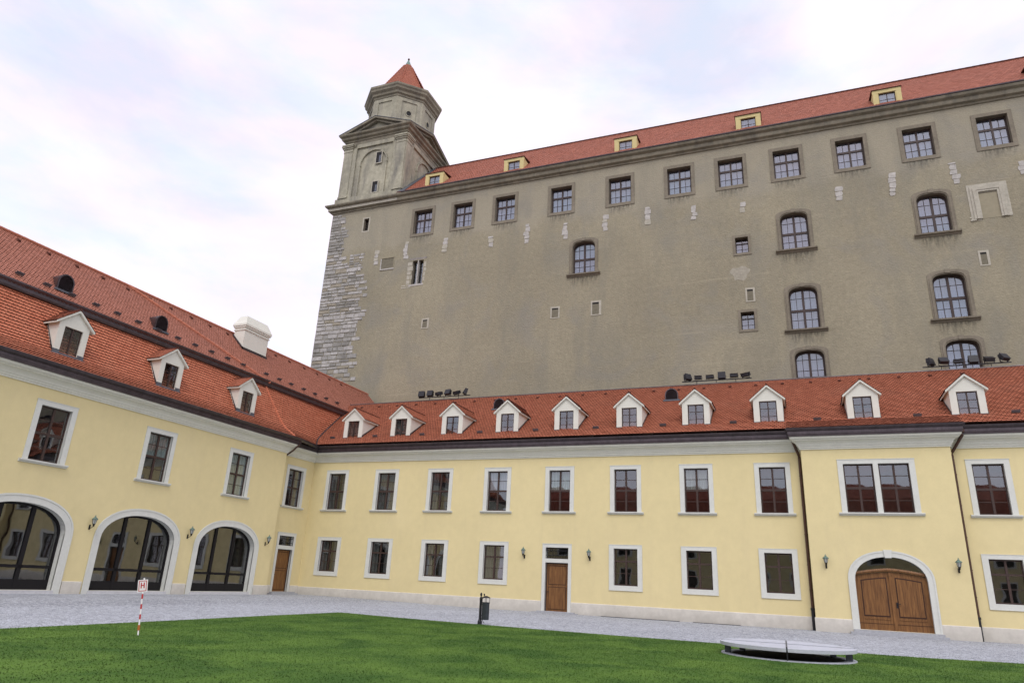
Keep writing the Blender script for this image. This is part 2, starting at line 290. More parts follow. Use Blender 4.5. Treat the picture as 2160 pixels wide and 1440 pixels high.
def tiles(name, P, la, lb, tw, rp, k, keep=None, under=True, lift=.022, back=.0, seed=1, gp=.015):
    """overlapping rounded roof tiles; P(a,b) -> (n,3) for arrays a,b in metres along / up the slope"""
    g = np.random.default_rng(seed); nr = max(1, int(round(lb/rp))); rp = lb/nr; nc = int(la/tw)+1
    A, B = [], []
    for r in range(nr):
        off = (r % 2)*tw/2; a = np.arange(nc)*tw+off-tw/2; A.append(a); B.append(np.full(nc, r*rp))
    A = np.concatenate(A); B = np.concatenate(B)
    if keep is not None:
        m = keep(A+tw/2, B); A, B = A[m], B[m]
    n = len(A); sx = np.array([gp, 1-gp, 1-gp, .84, .5, .16, gp])*tw; sy = np.array([1.04, 1.04, .24, .07, 0, .07, .24])*rp; hh = np.array([0.002, 0.002, lift*.8, lift, lift, lift, lift*.8])
    jx = g.normal(0, .002, (n, 1)); jy = g.normal(0, .004, (n, 1)); jh = g.uniform(-.003, .005, (n, 1))
    a = np.clip(A[:, None]+sx[None]+jx, 0, la); b = np.clip(B[:, None]+sy[None]+jy, 0, lb); h = hh[None]+np.where(hh > .01, jh, 0)
    af, bf = a.ravel(), b.ravel(); p = P(af, bf); e = .01; pa = P(np.minimum(af+e, la), bf)-P(np.maximum(af-e, 0), bf); pb = P(af, np.minimum(bf+e, lb))-P(af, np.maximum(bf-e, 0))
    nm = np.cross(pa, pb); nm /= np.maximum(np.linalg.norm(nm, axis=1, keepdims=True), 1e-9); nm *= np.sign(nm[:, 2:3]+1e-6)
    top = (p+nm*h.ravel()[:, None]).reshape(n, 7, 3); low = (p-nm*.004).reshape(n, 7, 3)[:, 2:7]
    V = np.concatenate([top, low], axis=1).reshape(-1, 3); base = np.arange(n)*12
    faces = []; tint = g.random(n)**1.2; T = []
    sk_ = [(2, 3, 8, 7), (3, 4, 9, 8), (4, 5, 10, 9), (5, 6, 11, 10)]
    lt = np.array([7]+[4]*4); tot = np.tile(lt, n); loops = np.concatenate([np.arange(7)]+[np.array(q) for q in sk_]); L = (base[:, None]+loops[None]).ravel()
    if under:
        na, nb = 24, 24; ga, gb = np.meshgrid(np.linspace(0, la, na), np.linspace(0, lb, nb)); q = P(ga.ravel(), gb.ravel()); q[:, 2] -= .012; u0 = len(V); V = np.concatenate([V, q])
        uf = []
        for i in range(nb-1):
            for j in range(na-1): uf += [u0+i*na+j, u0+i*na+j+1, u0+(i+1)*na+j+1, u0+(i+1)*na+j]
        L = np.concatenate([L, np.array(uf)]); tot = np.concatenate([tot, np.full((nb-1)*(na-1), 4)])
    me = bpy.data.meshes.new(name); me.vertices.add(len(V)); me.vertices.foreach_set('co', V.astype(np.float32).ravel())
    me.loops.add(len(L)); me.loops.foreach_set('vertex_index', L.astype(np.int32)); me.polygons.add(len(tot)); st = np.concatenate([[0], np.cumsum(tot)[:-1]])
    me.polygons.foreach_set('loop_start', st.astype(np.int32)); me.polygons.foreach_set('loop_total', tot.astype(np.int32))
    me.materials.append(M[k]); me.materials.append(M['under']); mi = np.zeros(len(tot), np.int32); mi[:n*5] = np.tile([0, 1, 1, 1, 1], n); mi[n*5:] = 1; me.polygons.foreach_set('material_index', mi)  # tile skirts take the dark underlay material: gap shade put into their colour
    at = me.attributes.new('tint', 'FLOAT', 'FACE'); tv = np.zeros(len(tot), np.float32); tv[:n*5] = np.repeat(tint, 5); at.data.foreach_set('value', tv)
    me.update(calc_edges=True); me.validate(); return me
def profP(u0, prof, us=1.0):
    """ruled surface: constant profile [(y,z)] along u"""
    pr = np.array(prof, float); L = np.concatenate([[0], np.cumsum(np.linalg.norm(np.diff(pr, axis=0), axis=1))])
    def P(a, b): return np.stack([u0+a*us, np.interp(b, L, pr[:, 0]), np.interp(b, L, pr[:, 1])], 1)
    return P, L[-1]

# ------------------------------------------------------------------ window kits (shared meshes)
def sash(w, h, rows, mull=.10, fr=.07, trans=None, munt=.032, y=.15, k='wood', cols=1, out=None):
    """two-leaf casement; rows = muntin heights as fractions, trans = (fraction, thickness); cols = panes per leaf"""
    mb = MB(); H = h; ct = None
    if out:
        top = [p for p in out]; inner = [(p[0]*(1-fr/(w/2)), p[1]-(fr if p[1] > .3*h else 0)) for p in out]
        band(mb, inner, top, y, y+.06, k); mb.box(-w/2, w/2, y, y+.06, 0, fr, k)
    else:
        mb.box(-w/2, -w/2+fr, y, y+.06, 0, h, k); mb.box(w/2-fr, w/2, y, y+.06, 0, h, k); mb.box(-w/2+fr, w/2-fr, y, y+.06, 0, fr, k); mb.box(-w/2+fr, w/2-fr, y, y+.06, h-fr, h, k)
    mb.box(-mull/2, mull/2, y-.02, y+.05, fr*.7, h-fr*.7, k)
    if trans: mb.box(-w/2+fr*.8, w/2-fr*.8, y-.025, y+.055, h*trans[0]-trans[1]/2, h*trans[0]+trans[1]/2, k)
    for r in rows: mb.box(-w/2+fr*.8, w/2-fr*.8, y+.012, y+.045, h*r-munt/2, h*r+munt/2, k)
    for c in range(1, cols):
        for sgn in (-1, 1):
            xc = sgn*(mull/2+(w/2-fr-mull/2)*c/cols); mb.box(xc-munt/2, xc+munt/2, y+.010, y+.047, fr*.7, h-fr*.7, k)
    pn = MB()
    if out: pn.poly([(p[0]*.98, y+.03, p[1]-.01) for p in out], 'glass' if k == 'wood' else 'cglass')
    else: pn.poly([(-w/2+.01, y+.03, .01), (w/2-.01, y+.03, .01), (w/2-.01, y+.03, h-.01), (-w/2+.01, y+.03, h-.01)], 'glass' if k == 'wood' else 'cglass')
    return mb.mesh('window_frame'), pn.mesh('pane')
def curtain(w, h, z0, z1, k, y=.30, gap=0.):
    mb = MB(); n = 40; xs = [-w/2-.05+(w+.1)*i/n for i in range(n+1)]
    rows = [[(x, y+.025*math.sin(x*38+1.3*math.sin(x*7)), z) for x in xs if abs(x) >= gap] for z in (z0*h-.05, z1*h+.05)]
    if gap:
        l = [[p for p in r if p[0] < 0] for r in rows]; q = [[p for p in r if p[0] > 0] for r in rows]; mb.grid(l, k); mb.grid(q, k)
    else: mb.grid(rows, k)
    return mb.mesh('curtain', recalc=False)
def surround(w, h, fr, top, kind):
    mb = MB()
    if kind == 'sill':      # upper floor: frame standing on a moulded sill
        mb.box(-w/2-fr, -w/2, -.035, .03, 0, h+top, 'cream'); mb.box(w/2, w/2+fr, -.035, .03, 0, h+top, 'cream'); mb.box(-w/2, w/2, -.035, .03, h, h+top, 'cream')
        mb.box(-w/2-fr-.02, w/2+fr+.02, -.055, -.02, h+top-.0, h+top+.03, 'cream')
    else:
        mb.box(-w/2-fr, -w/2, -.035, .03, -fr, h+top, 'cream'); mb.box(w/2, w/2+fr, -.035, .03, -fr, h+top, 'cream'); mb.box(-w/2, w/2, -.035, .03, h, h+top, 'cream'); mb.box(-w/2, w/2, -.035, .03, -fr, 0, 'cream')
        for q in (1,):
            e = .022; mb.box(-w/2-fr-e, -w/2-fr, -.05, .0, -fr-e, h+top+e, 'cream'); mb.box(w/2+fr, w/2+fr+e, -.05, .0, -fr-e, h+top+e, 'cream')
            mb.box(-w/2-fr, w/2+fr, -.05, .0, h+top, h+top+e, 'cream'); mb.box(-w/2-fr, w/2+fr, -.05, 0., -fr-e, -fr, 'cream')
    return mb.mesh('window')
def sillmesh(w):
    mb = MB(); mb.prism([(-w/2, .02, -.15), (-w/2, -.05, -.15), (-w/2, -.07, -.12), (-w/2, -.13, -.09), (-w/2, -.15, -.06), (-w/2, -.15, -.012), (-w/2, -.03, 0), (-w/2, .02, 0)], (w, 0, 0), 'cream'); return mb.mesh('sill')
KIT = {}
def kit(key, w, h, fr, top, kind, rows, trans):
    KIT[key] = dict(sur=surround(w, h, fr, top, kind), sash=sash(w, h, rows, trans=trans), sill=sillmesh(w+2*fr+.26) if kind == 'sill' else None, w=w, h=h)
kit('RU', 1.34, 2.44, .25, .21, 'sill', (.25, .75), (.5, .11))
kit('LU', 1.47, 2.44, .25, .21, 'sill', (.25, .75), (.5, .11))
kit('RL', 1.36, 1.98, .25, .20, 'low', (.33,), (.655, .09))
CUR = {}
def put_window(key, parent, u, z, y=0, cur=None, sur=True):
    K_ = KIT[key]; o = part('window', K_['sur'], parent, (u, y, z)) if sur else part('window', K_['sash'][0], parent, (u, y, z))
    if sur: part('window_frame', K_['sash'][0], o)
    part('pane', K_['sash'][1], o)
    if K_['sill'] and sur: part('sill', K_['sill'], o)
    if cur:
        ck = (key, cur)
        if ck not in CUR:
            kk, z0, z1, gap = cur; CUR[ck] = curtain(K_['w'], K_['h'], z0, z1, kk, gap=gap)
        part('curtain', CUR[ck], o)
    return o
FULL_W = ('curtaing', 0, 1, 0.); DIM = ('grey_curtain', 0, 1, .22); BLIND = ('curtain', .5, 1, 0.); DIMFULL = ('grey_curtain', 0, 1, 0.); TOPW = ('curtaing', .52, 1, 0.)

CORN0 = [(0, 8.90), (.055, 8.90), (.055, 8.99), (.10, 9.0), (.10, 9.08), (.14, 9.10), (.17, 9.20), (.25, 9.31), (.36, 9.38), (.40, 9.39), (.40, 9.45), (.46, 9.46), (.50, 9.52), (.50, 9.60), (0, 9.60)]
CORN = [(o, 8.9+(z-8.9)*.62/.70) for o, z in CORN0]
FASC = [(.42, 9.52), (.55, 9.52), (.56, 9.62), (.58, 9.64), (.58, 9.80), (.42, 9.80)]
def gut(r=.165, n=10): return [(r*math.cos(math.pi+math.pi*i/n), r*math.sin(math.pi+math.pi*i/n)) for i in range(n+1)]+[(r*.85*math.cos(math.pi*2-math.pi*i/n), r*.85*math.sin(math.pi*2-math.pi*i/n)+.0) for i in range(n+1)]
def gutter(mb, path, z, r=.165, k='metal'):
    mb.sweep(path, [(o, z+h) for o, h in gut(r)], k)
    for a, b in zip(path, path[1:]):
        L = math.dist(a, b); n = int(L/4)
        for i in range(1, n+1):
            t = i/(n+1); x, y = a[0]+(b[0]-a[0])*t, a[1]+(b[1]-a[1])*t; d = Vector((b[0]-a[0], b[1]-a[1])).normalized()
            mb.sweep([(x-d.x*.03, y-d.y*.03), (x+d.x*.03, y+d.y*.03)], [(o*1.08, z+h*1.08) for o, h in gut(r)], k)

def dormer(parent, u, yf, zb, ze, za, ww, rw, rb, slope, zroof, tk, wmesh, seed, cur=None, pale='dormwhite'):
    """gabled roof dormer: front at yf, window bottom zb, eaves ze, apex za, body width ww, roof width rw, length rb"""
    key = ('dorm', round(zb, 2), round(ww, 2), round(rw, 2), tk)
    ow, oh = .92, 1.30; z1 = zb; z2 = zb+oh
    if key not in KIT:
        b = MB(); t = .14; base = zb-.30
        b.box(-ww/2, -ow/2, 0, t, z1, z2, pale); b.box(ow/2, ww/2, 0, t, z1, z2, pale)
        s_ = (za-ze)/(rw/2); zw = za-.05-s_*ww/2
        b.prism([(-ww/2, 0, z2), (ww/2, 0, z2), (ww/2, 0, zw), (0, 0, za-.05), (-ww/2, 0, zw)], (0, t, 0), pale)
        b.box(-ww/2, ww/2, 0, t, base, z1, 'lead')
        for sg in (-1, 1): b.box(min(sg*(ww/2-.06), sg*ww/2), max(sg*(ww/2-.06), sg*ww/2), t, rb-.1, base, zw, pale)
        # reveal behind the opening
        b.box(-ow/2-.02, -ow/2, t, t+.1, z1, z2, pale); b.box(ow/2, ow/2+.02, t, t+.1, z1, z2, pale)
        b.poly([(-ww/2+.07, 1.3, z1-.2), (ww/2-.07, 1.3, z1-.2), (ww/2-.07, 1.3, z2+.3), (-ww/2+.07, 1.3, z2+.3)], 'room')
        KIT[key] = dict(body=b.mesh('dormer'))
        # roof: boards, verge, tiles
        r = MB(); y0 = -.10
        for sg in (-1, 1):
            ed = (sg*rw/2, ze-.0); r.prism([(0, y0, za), (ed[0], y0, ed[1]), (ed[0], y0, ed[1]-.09), (0, y0, za-.10)], (0, rb, 0), pale)
            r.prism([(0, y0-.02, za+.035), (ed[0]+sg*.03, y0-.02, ed[1]+.02), (ed[0]+sg*.03, y0-.02, ed[1]-.085), (0, y0-.02, za-.075)], (0, .05, 0), pale)
        KIT[key]['verge'] = r.mesh('verge_board')
        sl = math.hypot(rw/2+.04, za-ze+.02)
        vs_ = []
        for sg in (-1, 1):
            def P(a, bb, sg=sg): f = 1-bb/sl; return np.stack([sg*(rw/2+.04)*f, y0-.03+a, za+.05-(za-ze+.03)*f], 1)
            vs_.append(tiles('dormer_roof', P, rb, sl, .18, .165, tk, seed=seed+sg))
        bm = bmesh.new(); bm.from_mesh(vs_[0]); bm.from_mesh(vs_[1]); me = bpy.data.meshes.new('dormer_roof'); bm.to_mesh(me); bm.free()
        for k_ in (tk, 'under'): me.materials.append(M[k_])
        KIT[key]['roof'] = me
        rd = MB(); rd.tube([(0, y0-.04, za+.06), (0, rb-.12, za+.06)], .055, 'under'); KIT[key]['ridge'] = rd.mesh('ridge_tiles')
        # lead flashing along the cheeks and under the sill
        f = MB(); f.box(-ww/2-.02, -ow/2, -.02, .02, z1-.12, z1+.12, 'lead'); f.box(ow/2, ww/2+.02, -.02, .02, z1-.12, z1+.12, 'lead'); f.box(-ow/2, ow/2, -.05, .02, z1-.14, z1-.01, 'lead')
        f.prism([(-ww/2-.12, -.02, z1-.10), (ww/2+.12, -.02, z1-.10), (ww/2+.2, -.22, z1-.10-.22*slope), (-ww/2-.2, -.22, z1-.10-.22*slope)], (0, 0, .03), 'lead')
        zf = zroof(yf); L = (zw-zf)/slope
        for sg in (-1, 1):
            x = sg*(ww/2+.012); f.prism([(x, 0, zf), (x, L, zf+L*slope), (x, L+.05, zf+L*slope+.10), (x, 0, zf+.16)], (sg*.015, 0, 0), 'metal')
        KIT[key]['flash'] = f.mesh('flashing')
        KIT[key]['sash'] = sash(ow, oh, (1/3, 2/3), mull=.06, fr=.055, munt=.028, y=.07)
        KIT[key]['w'], KIT[key]['h'] = ow, oh
    K_ = KIT[key]; d = part('dormer', K_['body'], parent, (u, yf, 0)); part('verge_board', K_['verge'], d); part('dormer_roof', K_['roof'], d); part('ridge_tiles', K_['ridge'], d); part('flashing', K_['flash'], d)
    fr_ = part('window_frame', K_['sash'][0], d, (0, 0, zb)); part('pane', K_['sash'][1], d, (0, 0, zb))
    if cur:
        ck = (key, cur)
        if ck not in CUR: CUR[ck] = curtain(ow, oh, cur[1], cur[2], cur[0], gap=cur[3])
        part('curtain', CUR[ck], d, (0, 0, zb))
    return d
# little snow guard brackets on the roofs
hb = MB(); hb.box(-.19, .19, -.12, -.10, .03, .19, 'lead'); hb.box(-.02, .02, -.10, .12, .02, .045, 'metal'); hb.box(-.16, -.13, -.10, .02, .03, .06, 'metal'); hb.box(.13, .16, -.10, .02, .03, .06, 'metal'); HOOK = hb.mesh('snow_guard')
vb = MB(); vb.prism([(-.10, -.02, .0), (.10, -.02, .0), (.07, -.02, .09), (-.07, -.02, .09)], (0, .2, -.0), 'under'); VENTT = vb.mesh('vent_tile')
def eye_vent(parent, u, y, z, w, h, L):
    """half-round louvred sheet-metal roof vent"""
    m = MB(); n = 12; ol = [(-w/2, -.12)]+[(w/2*math.cos(math.pi-math.pi*i/n), h-w/2+w/2*math.sin(math.pi-math.pi*i/n)) for i in range(n+1)]+[(w/2, -.12)]
    back = [(p[0]*.35, L, h-.02+(-.0 if p[1] > 0 else -.1)) for p in ol]
    m.grid([[(p[0], -.05, p[1]) for p in ol], [(p[0], .03, p[1]) for p in ol], back], 'metal')
    inn = [(p[0]*.86, p[1]*.93+.0) for p in ol]; band(m, inn, ol, -.07, -.03, 'metal'); m.poly([(p[0], .02, p[1]) for p in inn], 'castiron'); m.box(-w/2-.1, w/2+.1, -.16, .0, -.08, .02, 'lead')
    z_ = .04
    while z_ < h-.08:
        hw = w*.43 if z_ < h-w/2 else math.sqrt(max(.001, (w*.43)**2-(z_-(h-w/2))**2)); m.prism([(-hw, -.04, z_), (-hw, .0, z_+.035), (-hw, .005, z_+.03), (-hw, -.035, z_-.005)], (2*hw, 0, 0), 'metal'); z_ += .055
    return part('roof_vent', m, parent, (u, y, z))

# =================================================================== RIGHT WING (facade Y = 40.15)
RW = root('courtyard_wing', 'long two storey yellow wing with a row of ten gabled dormers, below the grey palace', 'building', (0, 40.15, 0))
XU = [-29.83, -25.82, -21.75, -17.67, -13.56, -9.51, -5.47, -1.43, 8.51, 12.6]; XL = [-29.83, -25.81, -21.77, -17.67, -9.54, -5.49, -1.45, 8.55, 12.6]
mb = MB(); rect = lambda c, hw, zb, zt: (c, hw, zb, None, zt)
hu = [rect(x, .67, 5.68, 8.12) for x in XU]; hl = [rect(x, .68, 1.66, 3.64) for x in XL]
door = [rect(-13.62, .70, .09, 2.75), rect(-13.62, .70, 2.97, 3.60)]
def sel(hs, a, b): return [h for h in hs if a < h[0] < b]
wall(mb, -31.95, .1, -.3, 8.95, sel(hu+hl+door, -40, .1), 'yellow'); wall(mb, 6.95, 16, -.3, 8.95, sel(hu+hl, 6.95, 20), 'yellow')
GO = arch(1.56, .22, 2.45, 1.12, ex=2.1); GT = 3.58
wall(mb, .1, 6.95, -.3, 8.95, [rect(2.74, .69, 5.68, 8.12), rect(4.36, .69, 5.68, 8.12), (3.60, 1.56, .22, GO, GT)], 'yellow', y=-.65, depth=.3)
for x in (.1, 6.95): mb.poly([(x, -.65, -.3), (x, 0, -.3), (x, 0, 9.0), (x, -.65, 9.0)], 'yellow')
mb.box(-31.9, 16, 11.6, 12, -.3, 10.3, 'yellow'); mb.box(15.9, 16, .3, 12, -.3, 10., 'yellow')
part('wall', mb, RW)
PATH = [(-31.95, 0), (.1, 0), (.1, -.65), (6.95, -.65), (6.95, 0), (16, 0)]
part('cornice', MB().sweep(PATH, CORN, 'corn'), RW)
mb = MB(); mb.sweep(PATH, FASC, 'metal'); gutter(mb, [(-31.42, -.56), (-.42, -.56), (-.42, -1.20), (7.47, -1.20), (7.47, -.56), (16, -.56)], 9.95); part('gutter', mb, RW)
PL = [(0, -.3), (.045, -.3), (.045, .60), (.03, .63), (0, .63)]
for a in ([(-31.95, 0), (-14.53, 0)], [(-12.71, 0), (.1, 0), (.1, -.65), (1.74, -.65)], [(5.46, -.65), (6.95, -.65), (6.95, 0), (16, 0)]): part('plinth', MB().sweep(a, PL, 'plinth'), RW)
curs = {0: DIM, 1: DIMFULL, 2: DIM, 3: BLIND, 4: TOPW, 6: TOPW}
for i, x in enumerate(XU): put_window('RU', RW, x, 5.68, cur=curs.get(i))
for i, x in enumerate(XL): put_window('RL', RW, x, 1.66, cur={0: DIM, 1: DIM, 3: DIMFULL, 2: DIM}.get(i))
# twin window of the bay
b = MB(); b.box(1.79, 2.05, -.035, .03, 0, 2.65, 'cream'); b.box(5.05, 5.31, -.035, .03, 0, 2.65, 'cream'); b.box(2.05, 5.05, -.035, .03, 2.44, 2.65, 'cream'); b.box(3.43, 3.67, -.035, .03, 0, 2.44, 'cream'); b.box(1.77, 5.33, -.055, -.02, 2.65, 2.68, 'cream')
tw_ = part('twin_window', b, RW, (0, -.65, 5.68)); part('sill', sillmesh(3.80), tw_, (3.55, 0, 0))
sw = sash(1.38, 2.44, (.25, .75), trans=(.5, .11))
for x in (2.74, 4.36): part('window_frame', sw[0], tw_, (x, 0, 0)); part('pane', sw[1], tw_, (x, 0, 0))
# entrance door
def entry(parent, u, y, z0, ww, hh, z1, z2, name='door', lab=None):
    """door leaf with surround, barred fanlight and steps"""
    s_ = MB(); f = .20; o = part(name, s_.box(-ww/2-f, -ww/2, -.04, .05, z0, z2+.19, 'cream').box(ww/2, ww/2+f, -.04, .05, z0, z2+.19, 'cream').box(-ww/2, ww/2, -.04, .05, z2, z2+.19, 'cream').box(-ww/2, ww/2, -.03, .1, hh, z1, 'cream').box(-ww/2-f-.02, ww/2+f+.02, -.06, -.02, z2+.19, z2+.22, 'cream'), parent, (u, y, 0), label=lab)
    l = MB(); l.box(-ww/2, ww/2, .16, .22, z0, hh, 'oak'); l.box(-ww/2, ww/2, .10, .16, hh-.06, hh, 'wood'); zm = z0+(hh-z0)*.52
    l.box(-ww/2, -ww/2+.06, .12, .16, z0, hh-.06, 'wood'); l.box(ww/2-.06, ww/2, .12, .16, z0, hh-.06, 'wood')
    for a, c in ((z0+.1, zm-.06), (zm+.06, hh-.16)):
        l.box(-ww/2+.16, ww/2-.16, .148, .16, a, c, 'oakdark'); l.box(-ww/2+.19, ww/2-.19, .138, .15, a+.03, c-.03, 'oak')
    part('door_leaf', l, o); part('handle', MB().box(-ww/2+.10, -ww/2+.13, .08, .16, z0+1.03, z0+1.06, 'castiron').box(-ww/2+.10, -ww/2+.24, .075, .095, z0+1.03, z0+1.06, 'castiron'), o)
    g = MB(); g.poly([(-ww/2, .18, z1), (ww/2, .18, z1), (ww/2, .18, z2), (-ww/2, .18, z2)], 'glass'); part('pane', g, o)
    g = MB()
    for i in range(1, 7): g.tube([(-ww/2+ww*i/7, .06, z1), (-ww/2+ww*i/7, .06, z2)], .011, 'castiron', 6)
    for f_ in (.3, .72): g.box(-ww/2, ww/2, .045, .06, z1+(z2-z1)*f_-.015, z1+(z2-z1)*f_+.015, 'castiron')
    g.box(-ww/2, ww/2, .15, .2, z1, z1+.04, 'wood'); g.box(-ww/2, ww/2, .15, .2, z2-.04, z2, 'wood')
    part('window_grille', g, o); return o
d = entry(RW, -13.62, 0, .09, 1.40, 2.75, 2.97, 3.60)
part('step', MB().box(-1.35, 1.35, -.42, .2, -.05, .045, 'stonestep').box(-1.05, 1.15, -.36, .2, .045, .095, 'stonestep'), d)
# arched gate
g = MB(); outer = arch(1.84, .0, 2.50, 1.33, ex=2.1); inner = arch(1.56, .0, 2.45, 1.12, ex=2.1); band(g, inner, outer, -.045, .05, 'cream'); o2 = arch(1.87, 0, 2.5, 1.36, ex=2.1); i2 = arch(1.79, 0, 2.5, 1.28, ex=2.1); band(g, i2, o2, -.065, -.02, 'cream')
gate = part('gate', g, RW, (3.60, -.65, 0)); part('keystone', MB().prism([(-.14, -.10, 3.52), (.14, -.10, 3.52), (.19, -.10, 3.90), (-.19, -.10, 3.90)], (0, .14, 0), 'cream'), gate)
def topz(x): return 2.80+.20*(1-min(1, abs(x)/1.5)**1.5)
def toprun(x0, x1, z0, n=12, dz=0): return [(x0, z0), (x1, z0)]+[(x1+(x0-x1)*i/n, topz(x1+(x0-x1)*i/n)+dz) for i in range(n+1)]
for sg in (-1, 1):
    l = MB(); a, c = (-1.56, -.012) if sg < 0 else (.012, 1.56)
    l.prism([(x, .18, z) for x, z in toprun(a, c, .22, dz=-.12)], (0, .07, 0), 'oak')
    a2, c2 = (a+.24, c-.17) if sg < 0 else (a+.17, c-.24)
    l.prism([(x, .168, z) for x, z in toprun(a2, c2, .82, dz=-.36)], (0, .02, 0), 'oakdark'); l.prism([(x, .156, z) for x, z in toprun(a2+.05, c2-.05, .88, dz=-.42)], (0, .02, 0), 'oak')
    l.box(a2, c2, .155, .18, .70, .74, 'oak'); l.box(a, c, .165, .18, .50, .515, 'oakdark')
    for i in range(1, 4): xx = a2+(c2-a2)*i/4; l.box(xx-.004, xx+.004, .15, .18, .92, topz(xx)-.46, 'oakdark')
    lf = part('gate_leaf', l, gate)
    if sg > 0: part('handle', MB().box(.13, .17, .09, .18, 1.42, 1.46, 'castiron').box(.13, .30, .085, .105, 1.42, 1.45, 'castiron').box(.12, .18, .15, .17, 1.25, 1.5, 'castiron'), lf)
part('cover_strip', MB().box(-.07, .07, .13, .18, .22, 2.88, 'oak').box(-.10, .10, .12, .18, 2.70, 2.80, 'oak'), gate)
b = MB(); n = 14; xs = [-1.56+3.12*i/n for i in range(n+1)]
b.grid([[(x, .08, topz(x)-.10) for x in xs], [(x, .05, topz(x)-.03) for x in xs], [(x, .08, topz(x)+.05) for x in xs], [(x, .22, topz(x)+.05) for x in xs]], 'oak'); part('gate_transom', b, gate)
part('pane', MB().poly([(p[0], .2, p[1]) for p in arch(1.56, 2.70, 2.75, .82, ex=2.1)], 'glass'), gate)
part('step', MB().box(-2.0, 2.05, -.50, .2, -.05, .10, 'stonestep').box(-1.85, 1.9, -.36, .25, .10, .21, 'stonestep'), gate)
# roof
SL = .687
zR = lambda y: 10.64+SL*(y-.15)
P, L = profP(-36, [(-.68, zR(-.68)), (6.05, zR(6.05))])
roofR = part('roof', tiles('roof', P, 52, L, .20, .185, 'tile', keep=lambda a, b: (a-36 > -34.6+0*b), seed=3, lift=.032, gp=.06), RW)
P2, L2 = profP(-.5, [(-1.28, 9.98), (.10, zR(.10)+.03)]); part('bay_roof', tiles('bay_roof', P2, 8.05, L2, .20, .185, 'tile', seed=4, lift=.032, gp=.06), RW)
part('ridge_tiles', MB().tube([(-34, 6.08, zR(6.05)+.03), (16, 6.08, zR(6.05)+.03)], .06, 'metal'), RW)
part('rear_roof', MB().poly([(-34, 6.05, zR(6.05)), (16, 6.05, zR(6.05)), (16, 12.2, 10.4), (-34, 12.2, 10.4)], 'under'), RW)
rs = (R_(34.5), 0, 0)
for x in (-30.77, -27.2, -23.46, -19.16, -15.27, -11.34, -7.27, -3.3, 1.08, 5.85, 10.12): part('snow_guard', HOOK, roofR, (x, .20, zR(.20)), rs)
for x in (-32.3, -30.65, -29.0, -27.3, -25.6, -23.9, -22.25, -20.56, -18.9, -17.2, -15.5, -13.8, -12.14, -10.45, -8.78, -7.1, -5.45, -3.8, -2.2, -.6, 1.05, 2.7, 4.33, 5.95, 7.57, 9.2): part('vent_tile', VENTT, roofR, (x, 5.28, zR(5.28)), rs)
for i, x in enumerate((-29.15, -25.24, -21.27, -17.28, -13.27, -9.29, -5.36, -1.39, 3.38, 8.2, 12.3)):
    dormer(RW, x, .15, 10.56, 11.93, 12.74, 1.56, 1.82, 3.45, SL, zR, 'tile', None, 11, cur=DIMFULL if i < 2 else None)
eye_vent(RW, -19.5, 3.75, zR(3.75)+.02, .85, .78, 1.1); eye_vent(RW, -7.32, 3.75, zR(3.75)+.02, .85, .78, 1.1)
# drainpipes either side of the bay
def pipe(parent, u, y, pts, zlow, name='drainpipe'):
    m = MB(); m.tube(pts, .072, 'pipe', 10); x, yy, _ = pts[-1]
    for z in (7.6, 6.1, 4.6, 3.1, 1.9): m.tube([(x, yy, z-.02), (x, yy, z+.02)], .086, 'pipe', 10); m.box(x-.01, x+.01, yy, yy+.12, z-.012, z+.012, 'pipe')
    o = part(name, m, parent); part('cast_iron_shoe', MB().tube([(x, yy, zlow), (x, yy, 1.0)], .085, 'castiron', 10).tube([(x, yy, .94), (x, yy, 1.04)], .105, 'castiron', 10), o)
pipe(RW, 0, 0, [(-.33, -.56, 9.80), (-.33, -.55, 9.62), (-.30, -.52, 9.50), (-.02, -.22, 8.72), (.0, -.10, 8.55), (.0, -.10, .9)], 0)
pipe(RW, 0, 0, [(7.62, -.56, 9.80), (7.62, -.55, 9.62), (7.58, -.52, 9.50), (7.10, -.22, 8.72), (7.07, -.10, 8.55), (7.07, -.10, .9)], 0)

# =================================================================== LEFT WING (facade X = -31.3, local x = world Y)
LW = root('arcade_wing', 'yellow wing with three glazed arches below a tall red mansard roof and white chimney', 'building', (-31.3, 0, 0), R_(90))
mb = MB(); LUx = [20.6, 26.46, 32.38, ]; AC = [20.25, 26.43, 32.52]; ZG = .12
AO = arch(2.19, .28, 2.62, 1.25, ex=2.15)
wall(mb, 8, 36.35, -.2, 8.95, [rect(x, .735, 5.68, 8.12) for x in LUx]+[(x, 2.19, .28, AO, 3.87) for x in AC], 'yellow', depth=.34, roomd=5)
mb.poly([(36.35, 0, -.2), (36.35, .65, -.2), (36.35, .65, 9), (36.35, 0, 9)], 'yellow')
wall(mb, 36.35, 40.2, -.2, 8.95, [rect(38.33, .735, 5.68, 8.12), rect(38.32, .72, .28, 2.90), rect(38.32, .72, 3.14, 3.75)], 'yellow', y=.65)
mb.box(8, 52.7, 11.3, 11.6, -.2, 9.6, 'yellow'); mb.poly([(8, 0, -.2), (8, 11.6, -.2), (8, 11.6, 9.6), (8, 0, 9.6)], 'yellow')
mb.poly([(52.7, -.0, 9.6), (52.7, 1.9, 13.7), (52.7, 5.65, 17.4), (52.7, 9.4, 13.7), (52.7, 11.6, 9.6), (52.7, 11.6, 0), (52.7, 0, 0)], 'cream')
part('wall', mb, LW)
PATH = [(8, 0), (36.35, 0), (36.35, .65), (40.15, .65)]
part('cornice', MB().sweep(PATH, CORN, 'corn'), LW)
mb = MB(); mb.sweep(PATH, FASC, 'metal'); gutter(mb, [(8, -.60), (36.5, -.60), (39.62, .10)], 9.94); part('gutter', mb, LW)
PLl = [(0, -.1), (.045, -.1), (.045, .64), (.03, .67), (0, .67)]
